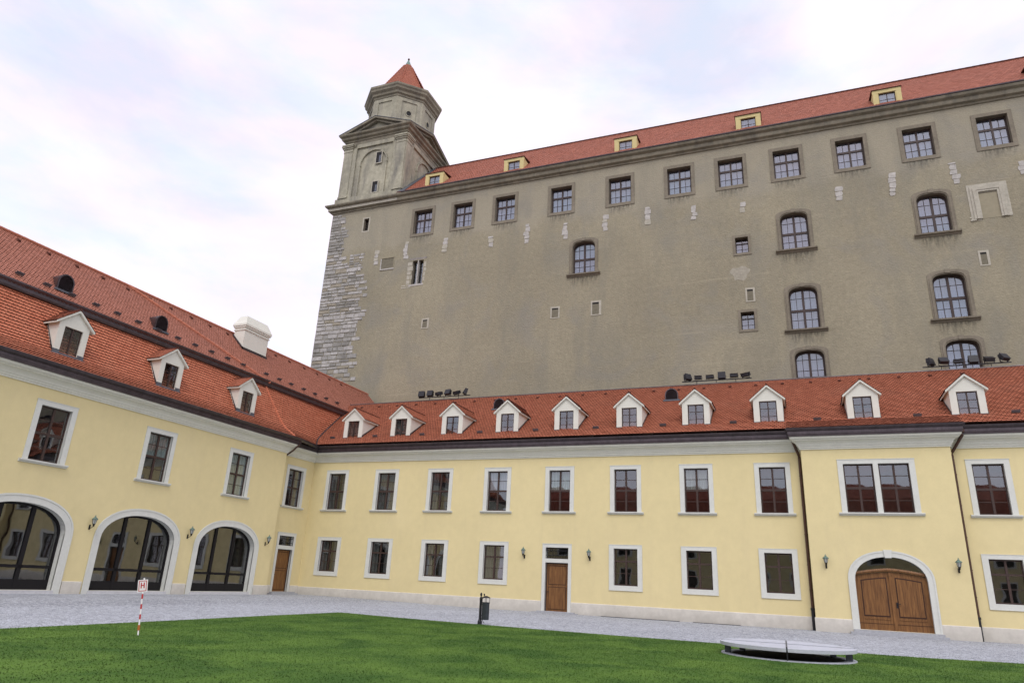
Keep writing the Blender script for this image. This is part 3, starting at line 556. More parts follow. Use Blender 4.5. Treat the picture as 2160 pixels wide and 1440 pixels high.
for a in ([(8, 0), (17.7, 0)], [(22.85, 0), (23.82, 0)], [(29.02, 0), (29.92, 0)], [(35.12, 0), (36.35, 0), (36.35, .65), (37.38, .65)], [(39.26, .65), (40.1, .65)]): part('plinth', MB().sweep(a, PLl, 'plinth'), LW)
for i, x in enumerate(LUx): put_window('LU', LW, x, 5.68, cur={1: TOPW, 2: FULL_W}.get(i))
put_window('LU', LW, 38.33, 5.68, y=.65, cur=DIM)
# glazed arches
ar = MB(); band(ar, arch(2.19, .12, 2.62, 1.25, ex=2.15), arch(2.52, .12, 2.66, 1.53, ex=2.15), -.045, .05, 'cream'); band(ar, arch(2.47, .12, 2.66, 1.48, ex=2.15), arch(2.55, .12, 2.66, 1.56, ex=2.15), -.065, -.02, 'cream'); ARS = ar.mesh('arch_surround')
fm = MB(); y0 = .30; band(fm, arch(2.09, .28, 2.60, 1.17, ex=2.15), arch(2.19, .28, 2.62, 1.25, ex=2.15), y0, y0+.08, 'blackframe')
for x in (-.72, .72): fm.box(x-.09, x+.09, y0-.02, y0+.08, .28, 3.76, 'blackframe')
fm.box(-2.1, 2.1, y0-.02, y0+.08, 1.17, 1.30, 'blackframe'); fm.box(-2.15, 2.15, y0-.01, y0+.08, .28, .70, 'blackframe'); ARF = fm.mesh('arch_frame')
pn = MB(); pn.poly([(p[0]*.97, y0+.04, p[1]) for p in arch(2.15, .6, 2.62, 1.2, ex=2.15)], 'aglass'); ARP = pn.mesh('pane'); ARP.polygons[0].material_index = 0
TH = MB().box(-2.25, 2.25, -.10, .40, .0, .275, 'threshold').mesh('threshold')
for x in AC:
    o = part('glazed_arch', ARS, LW, (x, 0, 0)); part('arch_frame', ARF, o); part('pane', ARP, o); part('threshold', TH, o)
d = entry(LW, 38.32, .65, .28, 1.44, 2.90, 3.14, 3.75)
part('step', MB().box(-1.1, 1.5, -.36, .2, .0, .19, 'stonestep').box(-.95, 1.3, -.26, .2, .19, .275, 'stonestep'), d)
# mansard roof
LP = np.array([(-.58, 9.95), (-.10, 10.28), (.30, 10.62), (.68, 11.15), (1.28, 12.20), (1.90, 13.35)]); LL = np.concatenate([[0], np.cumsum(np.linalg.norm(np.diff(LP, axis=0), axis=1))])
def PLOW(a, b):
    u = 8+a; y = np.interp(b, LL, LP[:, 0]); z = np.interp(b, LL, LP[:, 1]); sh = np.clip((u-36.2)/3.4, 0, 2.0)*.70*(1-b/LL[-1]); return np.stack([u, y+sh, z], 1)
rl = part('roof', tiles('roof', PLOW, 38.5, LL[-1], .19, .195, 'tile', seed=6, lift=.040), LW)
SU = .987; zU = lambda y: 13.75+SU*(y-1.9)
P, L = profP(8, [(1.72, zU(1.72)), (5.70, zU(5.70))]); ru = part('upper_roof', tiles('upper_roof', P, 44.75, L, .20, .18, 'tile_l', seed=8, gp=.07), LW)
P, L = profP(8, [(5.70, zU(5.70)), (9.6, zU(1.8)), (11.7, 9.7)]); part('rear_roof', MB().grid([[(8, y, z), (52.75, y, z)] for y, z in ((5.70, zU(5.70)), (9.6, zU(1.8)), (11.9, 9.6))], 'under'), LW)
rb_ = MB(); n = 110
for i in range(n):
    a = 8+44.75*i/n; rb_.tube([(a, 5.70, zU(5.70)+.03), (a+.46, 5.70, zU(5.70)+.035)], [.10, .085], 'tile_l', 8)
part('ridge_tiles', rb_, LW)
mb = MB(); mb.sweep([(8, 1.9), (46.4, 1.9)], [(.0, 13.33), (.14, 13.33), (.17, 13.42), (.17, 13.60), (.24, 13.68), (.24, 13.76), (.0, 13.78)], 'metal'); part('upper_gutter', mb, LW)
hp = MB()
pts = [Vector((36.2-.8*(i/12), PLOW(np.array([28.2-.8*(i/12)]), np.array([LL[-1]*i/12]))[0][1], PLOW(np.array([28.2]), np.array([LL[-1]*i/12]))[0][2]+.03)) for i in range(13)]
hp.tube(pts, .075, 'tile', 8)
q0, q1 = Vector((35.6, 1.74, zU(1.74)+.03)), Vector((26.6, 5.68, zU(5.68)+.03))
for i in range(26): hp.tube([q0.lerp(q1, i/26), q0.lerp(q1, (i+1.02)/26)], [.12, .10], 'hiptile', 8)
part('hip_tiles', hp, LW)
# lead valley where the two roofs meet
vp = []
for y, z in LP: vp.append((40.15+.15+(z-10.64)/SL, y+.60*max(0, 1-(z-9.95)/3.4)+.0, z+.03))
vv = MB(); vv.tube(vp, .055, 'metal', 8); part('valley_flashing', vv, LW)
rsl = (math.atan(SU), 0, 0)
for u in (18.69, 20.05, 21.36, 22.73, 24.02, 25.36, 26.75, 28.14, 29.47, 30.8, 32.17, 33.58, 35.81, 37.17, 38.45, 39.86, 41.21, 42.6, 44.04): part('snow_guard', HOOK, ru, (u, 2.52, zU(2.52)), rsl)
for u in (19.76, 21.39, 23.03, 24.66, 26.34, 27.95, 29.56, 31.22, 32.86, 34.5, 39.51, 41.13, 42.95, 44.6, 46.3, 48.0): part('vent_tile', VENTT, ru, (u, 5.24, zU(5.24)), rsl)
zLr = lambda y: float(np.interp(y, LP[:, 0], LP[:, 1]))
for u in (20.6, 26.45, 32.36): dormer(LW, u, .30, 10.72, 12.14, 12.92, 1.52, 1.88, 1.75, 1.78, zLr, 'tile', None, 31)
eye_vent(LW, 21.0, 2.55, zU(2.55)+.02, .85, .92, 1.0); eye_vent(LW, 26.95, 2.55, zU(2.55)+.02, .85, .92, 1.0)
# chimney
c = MB(); c.box(35.15, 37.55, 4.36, 5.3, 14.6, 17.58, 'dormwhite')
def ring(e, za, zb): c.box(35.15-e, 37.55+e, 4.36-e, 5.3+e, za, zb, 'dormwhite')
ring(.06, 17.58, 17.66); ring(.02, 17.66, 17.78); ring(.09, 17.78, 17.90); ring(.14, 17.90, 18.04)
c.grid([[(35.01+e, 4.22+e, z), (37.69-e, 4.22+e, z), (37.69-e, 5.44-e, z), (35.01+e, 5.44-e, z)] for e, z in ((0, 18.04), (.30, 18.72), (.30, 18.72))], 'dormwhite', True); c.poly([(35.31, 4.52, 18.72), (37.39, 4.52, 18.72), (37.39, 5.14, 18.72), (35.31, 5.14, 18.72)], 'dormwhite')
ch = part('chimney', c, LW); f = MB(); f.box(35.09, 37.61, 4.28, 4.36, zU(4.30)-.1, zU(4.30)+.18, 'metal')
f.prism([(35.09, 4.28, zU(4.28)-.1), (35.09, 5.4, zU(5.4)-.1), (35.09, 5.4, zU(5.4)+.16), (35.09, 4.28, zU(4.28)+.18)], (.06, 0, 0), 'metal'); part('flashing', f, ch)
pp = MB(); pp.tube([(36.75, -.58, 9.78), (36.75, -.56, 9.50), (36.55, -.30, 9.10), (36.45, .40, 8.62), (36.45, .55, 8.50), (36.45, .55, .2)], .055, 'pipe', 10); part('drainpipe', pp, LW)

# =================================================================== PALACE (own frame: x along the facade, y inward)
PC = root('palace', 'tall grey-plastered castle palace with red tiled roof and octagonal topped corner tower', 'castle', (0, 54, 1.6-1.6*1.08), .01513, scale=1.08)
CT = [((a+b)/2) for a, b in ((-32.13, -29.61), (-28.02, -25.45), (-23.81, -21.26), (-18.55, -15.96), (-13.37, -10.81), (-8.4, -5.95), (-4.4, -1.9), (-.26, 2.26), (4.22, 6.7), (8.7, 11.2), (13.35, 15.85), (18.2, 20.7))]
holes = [rect(x, .95, 31.87, 34.32) for x in CT]
AOc = lambda zb, zt: arch(.96, zb, zt-.62, .62, ex=2.9)
AW = [(-15.17, 25.78, 28.72), (1.10, 25.72, 28.72), (1.22, 19.42, 22.62), (1.25, 14.2, 17.80), (10.15, 25.70, 28.78), (10.30, 19.36, 22.60), (10.43, 14.2, 17.82)]
holes += [(x, .96, a, AOc(a, b), b) for x, a, b in AW]
sm = [(-2.69, .47, 25.93, 27.24), (-2.64, .47, 19.74, 21.10), (-37.2, .28, 33.07, 34.42)]
holes += [rect(*s_) for s_ in sm]
sl_ = [(-2.35, .21, 21.97, 22.87), (12.55, .18, 22.96, 23.86), (-17.54, .28, 22.12, 22.94), (-14.12, .28, 22.06, 23.1), (-29.63, .23, 22.34, 23.08)]
tww = (-30.93, .56, 26.70, 29.08)
nich = [(-34.25, .65, 28.65, 29.75), (13.47, .56, 26.35, 28.40)]
mb = MB(); S0, S1 = -41.3, 24.
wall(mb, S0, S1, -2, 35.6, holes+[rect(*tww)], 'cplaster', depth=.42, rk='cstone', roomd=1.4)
part_w = mb
# blind slits and niches: shallow recesses cut as separate sheets
part('wall', mb, PC)
mb = MB(); mb.box(S0, S0+.01, 0, 9, -2, 35.6, 'cplaster'); mb.poly([(S0, 9, -2), (S1, 9, -2), (S1, 9, 35.6), (S0, 9, 35.6)], 'cplaster'); part('rear_wall', mb, PC)
def flatframe(mb, x, hw, zb, zt, f, k, y0=-.05, top=None):
    top = f if top is None else top
    mb.box(x-hw-f, x-hw, y0, .02, zb-f, zt+top, k); mb.box(x+hw, x+hw+f, y0, .02, zb-f, zt+top, k); mb.box(x-hw, x+hw, y0, .02, zt, zt+top, k); mb.box(x-hw, x+hw, y0, .02, zb-f, zb, k)
b = MB(); flatframe(b, 0, .95, 0, 2.45, .28, 'cstone'); CSUR = b.mesh('window')
sa, pa = sash(1.90, 2.45, (.31,), mull=.13, fr=.12, trans=(.62, .17), munt=.038, y=.33, k='woodc', cols=2)
cu = curtain(1.9, 2.45, 0, 1, 'curtain', y=.5)
lab_w = None
for x in CT:
    o = part('window', CSUR, PC, (x, 0, 31.87)); part('window_frame', sa, o); part('pane', pa, o); part('curtain', cu, o)
akit = {}
for x, a, c_ in AW:
    h = c_-a; key = round(h, 1)
    if key not in akit:
        m = MB(); ol = arch(.96, 0, h-.62, .62, ex=2.9); 
        outr = [(-1.24, 0)]+[(max(-1.24, min(1.24, p[0]*1.36)), min(h+.30, max(p[1]+.30, h-.5))) for p in ol[1:-1]]+[(1.24, 0)]
        band(m, ol, outr, -.045, .03, 'cstone')
        band(m, arch(1.02, 0, h-.60, .68, ex=2.9), arch(1.14, 0, h-.58, .80, ex=2.9), -.09, -.03, 'cstone'); m.box(-.16, .16, -.12, -.03, h+.05, h+.34, 'cstone')
        s1 = MB(); s1.prism([(-1.42, .02, -.26), (-1.42, -.06, -.26), (-1.42, -.10, -.18), (-1.42, -.24, -.12), (-1.42, -.26, -.02), (-1.42, 0.02, .0)], (2.84, 0, 0), 'cstone')
        akit[key] = (m.mesh('arched_window'), s1.mesh('sill'), sash(1.92, h, (.25, .77) if h < 3.4 else (.27, .62, .84), mull=.16, fr=.12, trans=(.47, .19), munt=.038, y=.33, k='woodc', cols=2, out=ol), curtain(1.9, h, 0, .97, 'curtain', y=.55))
    k_ = akit[key]; o = part('arched_window', k_[0], PC, (x, 0, a)); part('sill', k_[1], o); part('window_frame', k_[2][0], o); part('pane', k_[2][1], o); part('curtain', k_[3], o)
def stainmat():
    m = bpy.data.materials.new('damp_stain'); m.use_nodes = True; t = m.node_tree; b = t.nodes['Principled BSDF']; b.inputs['Base Color'].default_value = (.10, .095, .075, 1); b.inputs['Roughness'].default_value = .95
    co = N(t, 'ShaderNodeTexCoord'); mpp = N(t, 'ShaderNodeMapping'); mpp.inputs['Scale'].default_value = (3.2, 1, .7); t.links.new(co.outputs['Object'], mpp.inputs['Vector'])
    n = N(t, 'ShaderNodeTexNoise', Scale=1.6, Detail=6.0, Roughness=.65); t.links.new(mpp.outputs[0], n.inputs['Vector']); sp = N(t, 'ShaderNodeSeparateXYZ'); t.links.new(co.outputs['Generated'], sp.inputs[0])
    r = N(t, 'ShaderNodeMapRange'); r.inputs['From Min'].default_value = .42; r.inputs['From Max'].default_value = .70; r.inputs['To Max'].default_value = .75; t.links.new(n.outputs['Fac'], r.inputs['Value'])
    mu = N(t, 'ShaderNodeMath', operation='MULTIPLY'); t.links.new(r.outputs[0], mu.inputs[0]); t.links.new(sp.outputs['Z'], mu.inputs[1])
    sx = N(t, 'ShaderNodeMath', operation='PINGPONG'); sx.inputs[1].default_value = .5; t.links.new(sp.outputs['X'], sx.inputs[0]); s3 = N(t, 'ShaderNodeMath', operation='MULTIPLY'); s3.inputs[1].default_value = 5.0; s3.use_clamp = True; t.links.new(sx.outputs[0], s3.inputs[0])
    m2 = N(t, 'ShaderNodeMath', operation='MULTIPLY'); t.links.new(mu.outputs[0], m2.inputs[0]); t.links.new(s3.outputs[0], m2.inputs[1]); t.links.new(m2.outputs[0], b.inputs['Alpha']); return m
M['stain'] = stainmat()
for x, a, c_ in AW:
    part('damp_stain', MB().poly([(-1.25, 0, -1.15), (1.25, 0, -1.15), (1.25, 0, 0), (-1.25, 0, 0)], 'stain'), PC, (x, -.004, a-.25))
for x in CT:
    part('damp_stain', MB().poly([(-1.15, 0, -.8), (1.15, 0, -.8), (1.15, 0, 0), (-1.15, 0, 0)], 'stain'), PC, (x, -.004, 31.6))
for x, hw, zb, zt in sm[:2]:
    b = MB(); flatframe(b, 0, hw, 0, zt-zb, .19, 'cstone'); o = part('small_window', b, PC, (x, 0, zb)); s_, p_ = sash(2*hw, zt-zb, (.33,), mull=.05, fr=.06, trans=(.68, .07), munt=.03, y=.33, k='woodc'); part('window_frame', s_, o); part('pane', p_, o); part('curtain', curtain(2*hw, zt-zb, 0, .7, 'curtain', y=.5), o)
x, hw, zb, zt = sm[2]; b = MB(); flatframe(b, 0, hw, 0, zt-zb, .14, 'slitstone', y0=-.012); o = part('small_window', b, PC, (x, 0, zb)); s_, p_ = sash(2*hw, zt-zb, (.5,), mull=.03, fr=.04, munt=.03, y=.3, k='woodc'); part('window_frame', s_, o); part('pane', p_, o)
# gothic twin window with a stone mullion and ragged bare stone jambs
b = MB(); b.box(-.05, .05, -.0, .3, 0, 2.38, 'white_stone'); b.prism([(-.92, -.08, 2.62), (.90, -.08, 2.62), (.80, .05, 2.38), (-.80, .05, 2.38)], (0, .05, 0), 'white_stone'); b.box(-.80, .72, -.03, .3, -.16, 0, 'white_stone')
o = part('twin_window', b, PC, (-30.93, 0, 26.70)); part('pane', MB().poly([(-.56, .34, 0), (.56, .34, 0), (.56, .34, 2.38), (-.56, .34, 2.38)], 'glass'), o)
def rag(mb, x0, x1, z0, z1, k, side=1, rowh=.26, y0=-.03, jit=.35, ks=None, minlen=.35, maxlen=.8, gap=.02):
    """irregular coursed stones between x0 and a ragged edge near x1"""
    z = z0
    while z < z1-.05:
        h = min(rowh*random.uniform(.75, 1.25), z1-z); xe = x1+random.uniform(-jit, jit); x = x0
        while x < xe-.06:
            l = random.uniform(minlen, maxlen); e = min(x+l, xe); kk = random.choice(ks) if ks else k; yy = y0*random.uniform(.5, 1.5)
            g_ = gap; xa, xb, za, zb_ = x+g_, e-g_, z+g_, z+h-g_
            if xb-xa > .05:
                j = lambda s_: random.uniform(-s_, s_); c_ = .03
                fr_ = [(xa+j(.012), .02, za+j(.012)), (xb+j(.012), .02, za+j(.012)), (xb+j(.012), .02, zb_+j(.012)), (xa+j(.012), .02, zb_+j(.012))]
                tp = [(p[0]+(c_ if i in (0, 3) else -c_), yy, p[2]+(c_ if i < 2 else -c_)) for i, p in enumerate(fr_)]
                mb.grid([fr_, tp], kk, True); mb.poly(tp, kk)
            x = e
        z += h
b = MB(); rag(b, -32.05, -31.52, 26.75, 29.0, 'slitstone', jit=.12, rowh=.5, y0=-.015); rag(b, -32.5, -31.5, 26.35, 26.75, 'slitstone', jit=.05, y0=-.015); part('bare_stone_jamb', b, PC); b = MB(); rag(b, -30.34, -29.95, 26.9, 28.9, 'slitstone', jit=.16, rowh=.5, y0=-.015); part('bare_stone_jamb', b, PC)
# blind slits: pale stone frame with a darker recess
M['slitfill'] = mat('slit_infill', (.17, .155, .115), .95, .1, noise=(4,), amp=.2); M['nichefill'] = mat('niche_infill', (.29, .26, .185), .95, .1, noise=(3,), amp=.08)
for i, (x, hw, zb, zt) in enumerate(sl_):
    b = MB(); fr_ = .12; b.box(-hw-fr_, -hw, -.03, .02, -.08, zt-zb+.14, 'slitstone'); b.box(hw, hw+fr_*random.uniform(.8, 1.8), -.03, .02, -.08, zt-zb+.14, 'slitstone'); b.box(-hw, hw, -.03, .02, zt-zb, zt-zb+.14, 'slitstone'); b.box(-hw, hw, -.03, .02, -.08, 0, 'slitstone')
    b.box(-hw, hw, -.006, .01, 0, zt-zb, 'slitfill'); b.box(-hw, hw, -.012, .0, (zt-zb)*.86, zt-zb, 'blackframe'); part('blocked_slit', b, PC, (x, 0, zb))
b = MB(); b.box(-.65, .65, -.006, .01, 0, 1.1, 'slitfill'); b.box(-.75, .75, -.06, .02, -.12, 0, 'white_stone'); b.box(-.66, .66, -.05, .0, 1.08, 1.2, 'nichefill'); b.box(-.75, -.65, -.03, .02, 0, 1.1, 'white_stone'); b.box(.65, .72, -.03, .02, 0, 1.1, 'cplaster'); part('blocked_opening', b, PC, (-34.25, 0, 28.65))
b = MB()
for e, yy in ((.62, -.03), (.46, -.08), (.30, -.13), (.16, -.10)):
    w2 = .56+e; b.box(-w2, -w2+.17, yy, .02, .0, 2.05+e, 'slitstone'); b.box(w2-.17, w2, yy, .02, .0, 2.05+e, 'slitstone'); b.box(-w2+.17, w2-.17, yy, .02, 2.05+e-.17, 2.05+e, 'slitstone')
b.box(-.58, .58, -.012, .01, 0, 2.2, 'nichefill'); b.box(-.56, .56, -.03, .0, 1.93, 2.05, 'cstone')
rag(b, -1.32, -.55, -.16, .30, 'slitstone', jit=.06, y0=-.05, rowh=.2); rag(b, .95, 1.15, .1, 1.9, 'white_stone', jit=.12, y0=-.015, rowh=.35); part('walled_up_window', b, PC, (13.47, 0, 26.35))
# pale stumps of removed corbels under the top windows
for x, za, zb in ((-35.55, 29.2, 30.8), (-32.35, 29.4, 31.2), (-28.27, 29.56, 31.0), (-23.75, 29.4, 30.5), (-20.3, 29.28, 31.2), (-16.8, 29.2, 30.75), (-13.35, 29.44, 31.0), (-9.78, 29.45, 31.07), (-6.12, 29.34, 30.66), (-2.4, 29.38, 30.4), (4.41, 29.26, 30.46), (7.9, 29.04, 30.95), (11.8, 29.27, 31.02), (15.73, 29.33, 30.41)):
    b = MB(); z = za
    while z < zb-.1:
        h = random.uniform(.28, .5); h = min(h, zb-z); o_ = random.uniform(-.08, .08); hw = random.uniform(.17, .27)
        q_ = lambda a: random.uniform(-a, a); e_ = hw*.95
        b.prism([(x+o_+sx_*e_*f_+q_(.04), -.035*random.uniform(.6, 1.3), z+h*g_+q_(.03)) for sx_, f_, g_ in ((-1, 1, .04), (1, .95, .02), (1, 1.05, .5), (1, .9, .93), (-1, .85, .96), (-1, 1.05, .5))], (0, .06, 0), random.choice(('white_stone', 'white_stone', 'slitstone'))); z += h
    part('corbel_stump', b, PC)
b = MB(); pts = [(-2.95+.62*math.cos(t)*(1+.22*math.sin(3*t)+.1*math.sin(7*t)), -.008, 24.25+.68*math.sin(t)*(1+.2*math.cos(2*t)+.1*math.cos(5*t))) for t in [2*math.pi*i/36 for i in range(36)]]; b.prism(pts, (0, .02, 0), 'patch'); part('bare_patch', b, PC)
# corner quoin masonry
M['q1'] = mat('quoin_pale', (.385, .37, .35), .9, .1, noise=(1.5, 9), amp=.25, bump=(10, .6, .04)); M['q2'] = mat('quoin_grey', (.30, .29, .27), .9, .1, noise=(1.5, 9), amp=.25, bump=(10, .6, .04)); M['q3'] = mat('quoin_brown', (.30, .27, .215), .9, .1, noise=(1.5, 9), amp=.2, bump=(10, .6, .04)); M['q4'] = mat('quoin_dark', (.235, .225, .205), .9, .1, noise=(1.5, 9), amp=.25, bump=(10, .6, .04))
M['mortar'] = mat('lime_mortar', (.33, .31, .26), .95, .1, noise=(3, 12), amp=.2)
b = MB(); edge = [(10, -36.3), (15, -36.5), (19.0, -36.7), (21, -36.6), (24, -36.45), (25.9, -36.4), (26.9, -36.6), (28.6, -37.2), (29.4, -39.0), (31.2, -39.1), (33, -39.5), (35.3, -39.9)]
z = 10.
while z < 35.3:
    h = random.uniform(.26, .46); h = min(h, 35.3-z); e = float(np.interp(z, [p[0] for p in edge], [p[1] for p in edge])); ks = ['q1', 'q1', 'q1', 'q2', 'q2', 'q3', 'q4'] if z < 31 else ['q2', 'q4', 'q4', 'q2', 'q1']
    if 31.2 < z < 33 and random.random() < .25: z += h; continue
    rag(b, S0, e+random.uniform(-.6, .55), z, z+h, None, rowh=9, jit=.0, ks=ks, minlen=.5, maxlen=1.3, gap=.014, y0=-.05)
    b.box(S0-.03*random.random()-.01, S0+.5, .0, .9*random.uniform(.5, 1), z+.02, z+h-.02, random.choice(ks)); z += h
rag(b, -38.6, -37.0, 29.0, 30.7, None, rowh=.3, ks=['q2', 'q1', 'q2', 'q3'], jit=.35, y0=-.035)
part('quoin_stones', b, PC)
# main cornice + gutter edge
b = MB(); prof = [(0, 35.45), (.10, 35.48), (.14, 35.60), (.34, 35.68), (.38, 35.80), (.38, 35.98), (.60, 36.08), (.66, 36.18), (.66, 36.28), (0, 36.28)]
b.sweep([(S0, 9), (S0, 0), (S1, 0)], prof, 'ccornice'); part('cornice', b, PC)
part('light_cornice_stone', MB().sweep([(S0-.0, 2), (S0-.0, 0), (-33.75, 0)], [(.13, 35.70), (.395, 35.705), (.395, 35.97), (.13, 35.97)], 'slitstone'), PC)
part('eaves_gutter', MB().sweep([(-33.2, 0), (S1, 0)], [(.60, 36.28), (.74, 36.28), (.76, 36.36), (.60, 36.40)], 'metal'), PC)
SC = 1.02; zC = lambda y: 36.38+SC*(y+.62)
P, L = profP(-33.75, [(-.70, zC(-.70)), (5.9, zC(5.9))])
def keepC(a, b): return np.ones(len(a), bool)
crf = part('roof', tiles('roof', P, 57.5, L, .25, .26, 'tile_c', seed=12, lift=.016), PC)
part('rear_roof', MB().poly([(-41, 5.9, zC(5.9)), (S1, 5.9, zC(5.9)), (S1, 12, 36.3), (-41, 12, 36.3)], 'under').poly([(-33.75, 0, 36.2), (-33.75, 5.9, zC(5.9)), (-33.75, 12, 36.2)], 'under'), PC)
b = MB()
for i in range(118): b.tube([(-33.6+.49*i, 5.9, zC(5.9)+.02), (-33.6+.49*i+.5, 5.9, zC(5.9)+.03)], [.11, .09], 'under', 8)
part('ridge_tiles', b, PC)
part('valley_flashing', MB().prism([(-33.72, -.6, zC(-.6)+.05), (-32.95, -.6, zC(-.6)+.06), (-33.35, 5.8, zC(5.8)+.06), (-33.72, 5.8, zC(5.8)+.05)], (0, 0, .03), 'lead'), PC)
# ochre palace dormers
b = MB(); ww, ow = 1.88, 1.12; z0, z1, z2 = 0, .20, 1.22
b.box(-ww/2, -ow/2, 0, .18, -.3, 1.20, 'dormyellow'); b.box(ow/2, ww/2, 0, .18, -.3, 1.20, 'dormyellow'); b.box(-ow/2, ow/2, 0, .18, -.3, .05, 'dormyellow'); b.box(-ww/2-.03, ww/2+.03, -.03, .18, 1.20, 1.48, 'dormyellow')
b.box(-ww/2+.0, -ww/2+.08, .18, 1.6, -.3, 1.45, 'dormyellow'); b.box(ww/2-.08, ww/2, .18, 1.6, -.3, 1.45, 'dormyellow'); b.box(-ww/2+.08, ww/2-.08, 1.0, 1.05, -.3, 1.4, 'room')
b.box(-ww/2-.02, -ow/2-.06, -.025, .02, 0.0, 1.20, 'dormyellow'); b.box(ow/2+.06, ww/2+.02, -.025, .02, 0.0, 1.20, 'dormyellow')
PD = b.mesh('dormer'); r = MB(); r.prism([(-ww/2-.09, -.10, 1.48), (ww/2+.09, -.10, 1.48), (ww/2+.09, 2.6, 1.95), (-ww/2-.09, 2.6, 1.95)], (0, 0, .05), 'under'); PDR = r.mesh('dormer_roof')
sp, ppn = sash(ow, 1.14, (.5,), mull=.05, fr=.05, munt=.03, y=.10, k='woodc')
cpd = curtain(ow, 1.14, 0, 1, 'curtain', y=.3)
for x in (-30.0, -21.85, -11.55, -1.55, 8.42, 18.4):
    d = part('dormer', PD, PC, (x, -.12, 36.62)); part('dormer_roof', PDR, d); part('window_frame', sp, d, (0, 0, .05)); part('pane', ppn, d, (0, 0, .05)); part('curtain', cpd, d, (0, 0, .05))
# corner tower: square stage
T0, T1, TD = -40.95, -33.70, 8.3; tcx, tcy = -37.33, 4.15
b = MB()
b.box(T0-.42, T1+.02, -.0, TD+.3, 36.28, 36.55, 'tstone'); b.box(T0-.38, T1+.02, -.05, TD+.3, 36.55, 37.18, 'tstone'); b.box(T0+.12, T1-.12, .12, TD-.1, 37.18, 43.6, 'tstone')
part('tower_base', b, PC)
tb = MB()   # pilasters, frames and blind arches on the front and right faces
def face(fn, W, front):
    """decor of a tower face; fn maps (s along face, out, z)"""
    def bx(a, c_, o0, o1, z0, z1, k='tstone'):
        p = [fn(a, o0, z0), fn(c_, o1, z1)]; x0, x1 = sorted((p[0][0], p[1][0])); y0, y1 = sorted((p[0][1], p[1][1])); tb.box(x0, x1, y0, y1, z0, z1, k)
    pw = 1.0
    for a, c_ in ((0, pw), (W-pw, W)):
        bx(a, c_, -.1, .10, 37.18, 42.60); bx(a-.04, c_+.04, -.1, .14, 42.60, 42.75); bx(a, c_, -.1, .12, 42.75, 42.95); bx(a-.07, c_+.07, -.1, .20, 42.95, 43.12); bx(a-.14, c_+.14, -.1, .30, 43.12, 43.26); bx(a-.20, c_+.20, -.1, .36, 43.26, 43.42)
        bx(a-.04, c_+.04, -.1, .14, 37.18, 37.40)
    bx(pw, pw+.42, -.1, .02, 37.18, 43.42); bx(W-pw-.42, W-pw, -.1, .02, 37.18, 43.42); bx(pw, W-pw, -.1, .02, 42.98, 43.42)
    bx(pw+.42, pw+.48, -.1, .05, 37.18, 42.98); bx(W-pw-.48, W-pw-.42, -.1, .05, 37.18, 42.98); bx(pw+.42, W-pw-.42, -.1, .05, 42.92, 42.98)
    # blind arch
    hw = 1.50; cx = W/2; zs = 40.85; ri, ro = hw, hw+.12; n = 14
    for (q0, q1) in [(i, i+1) for i in range(n)]:
        aa = [math.pi*(1-q/n) for q in (q0, q1)]; pts = [(cx+ri*math.cos(aa[0]), zs+ri*math.sin(aa[0])), (cx+ro*math.cos(aa[0]), zs+ro*math.sin(aa[0])), (cx+ro*math.cos(aa[1]), zs+ro*math.sin(aa[1])), (cx+ri*math.cos(aa[1]), zs+ri*math.sin(aa[1]))]
        A_ = [fn(p[0], .04, p[1]) for p in pts]; B_ = [fn(p[0], -.12, p[1]) for p in pts]
        for e in range(4): tb.poly([A_[e], A_[(e+1) % 4], B_[(e+1) % 4], B_[e]], 'tstone')
        tb.poly(A_, 'tstone')
    for sg in (-1, 1): a, c_ = sorted((cx+sg*ri, cx+sg*ro)); bx(a, c_, -.12, .04, 37.18, zs); bx(a-.05, c_+.05, -.12, .07, zs-.16, zs-.02)
face(lambda s_, o_, z: (T0+s_, 0-o_, z), T1-T0, True); face(lambda s_, o_, z: (T1+o_, s_, z), TD, False); face(lambda s_, o_, z: (T0-o_, TD-s_, z), TD, False)
part('tower_pilasters', tb, PC)
for x, zb, zt in ((-36.72, 40.72, 41.96), (-36.77, 37.34, 38.54)):
    b = MB(); b.box(x-.30, x+.30, -.005, .12, zb, zt, 'blackframe'); flatframe(b, x, .30, zb, zt, .10, 'slitstone', y0=-.03); b.box(x+.04, x+.26, -.02, -.004, zb+.02, zt-.40, 'lead'); part('slit_window', b, PC)

b = MB(); sq = [(T0, TD), (T0, 0), (T1, 0), (T1, TD), (T0, TD)]
prof = [(0, 43.42), (.04, 43.42), (.04, 43.74), (.12, 43.78), (.14, 43.92), (.34, 44.02), (.38, 44.10), (.38, 44.24), (.58, 44.36), (.62, 44.44), (.62, 44.52), (0, 44.56)]
b.sweep(sq[:-1]+[sq[-1]], prof, 'ccornice', caps=False); part('tower_cornice', b, PC)
def pediment(fn, W, name='pediment'):
    m = MB(); cx = W/2; e = .58; h = 1.55
    def pr(pts, o0, o1, k): A_ = [fn(p[0], o0, p[1]) for p in pts]; d = Vector(fn(pts[0][0], o1, pts[0][1]))-Vector(A_[0]); m.prism(A_, tuple(d), k)
    pr([(-e+.3, 44.50), (W+e-.3, 44.50), (cx, 44.50+h-.12)], .0, -.6, 'tstone')
    for sg in (-1, 1):
        x0 = -e if sg < 0 else W+e; sl = h/(cx+e)
        pr([(x0, 44.50), (cx, 44.50+h), (cx, 44.50+h-.20), (x0-sg*.75, 44.50)], .62, -.6, 'ccornice'); pr([(x0-sg*.9, 44.50), (cx, 44.50+h-.22), (cx, 44.50+h-.40), (x0-sg*1.6, 44.50)], .36, -.6, 'ccornice')
        pr([(x0+sg*.04, 44.53), (cx, 44.50+h+.05), (cx, 44.50+h), (x0, 44.50)], .66, -3.6, 'lead')
    part(name, m, PC)
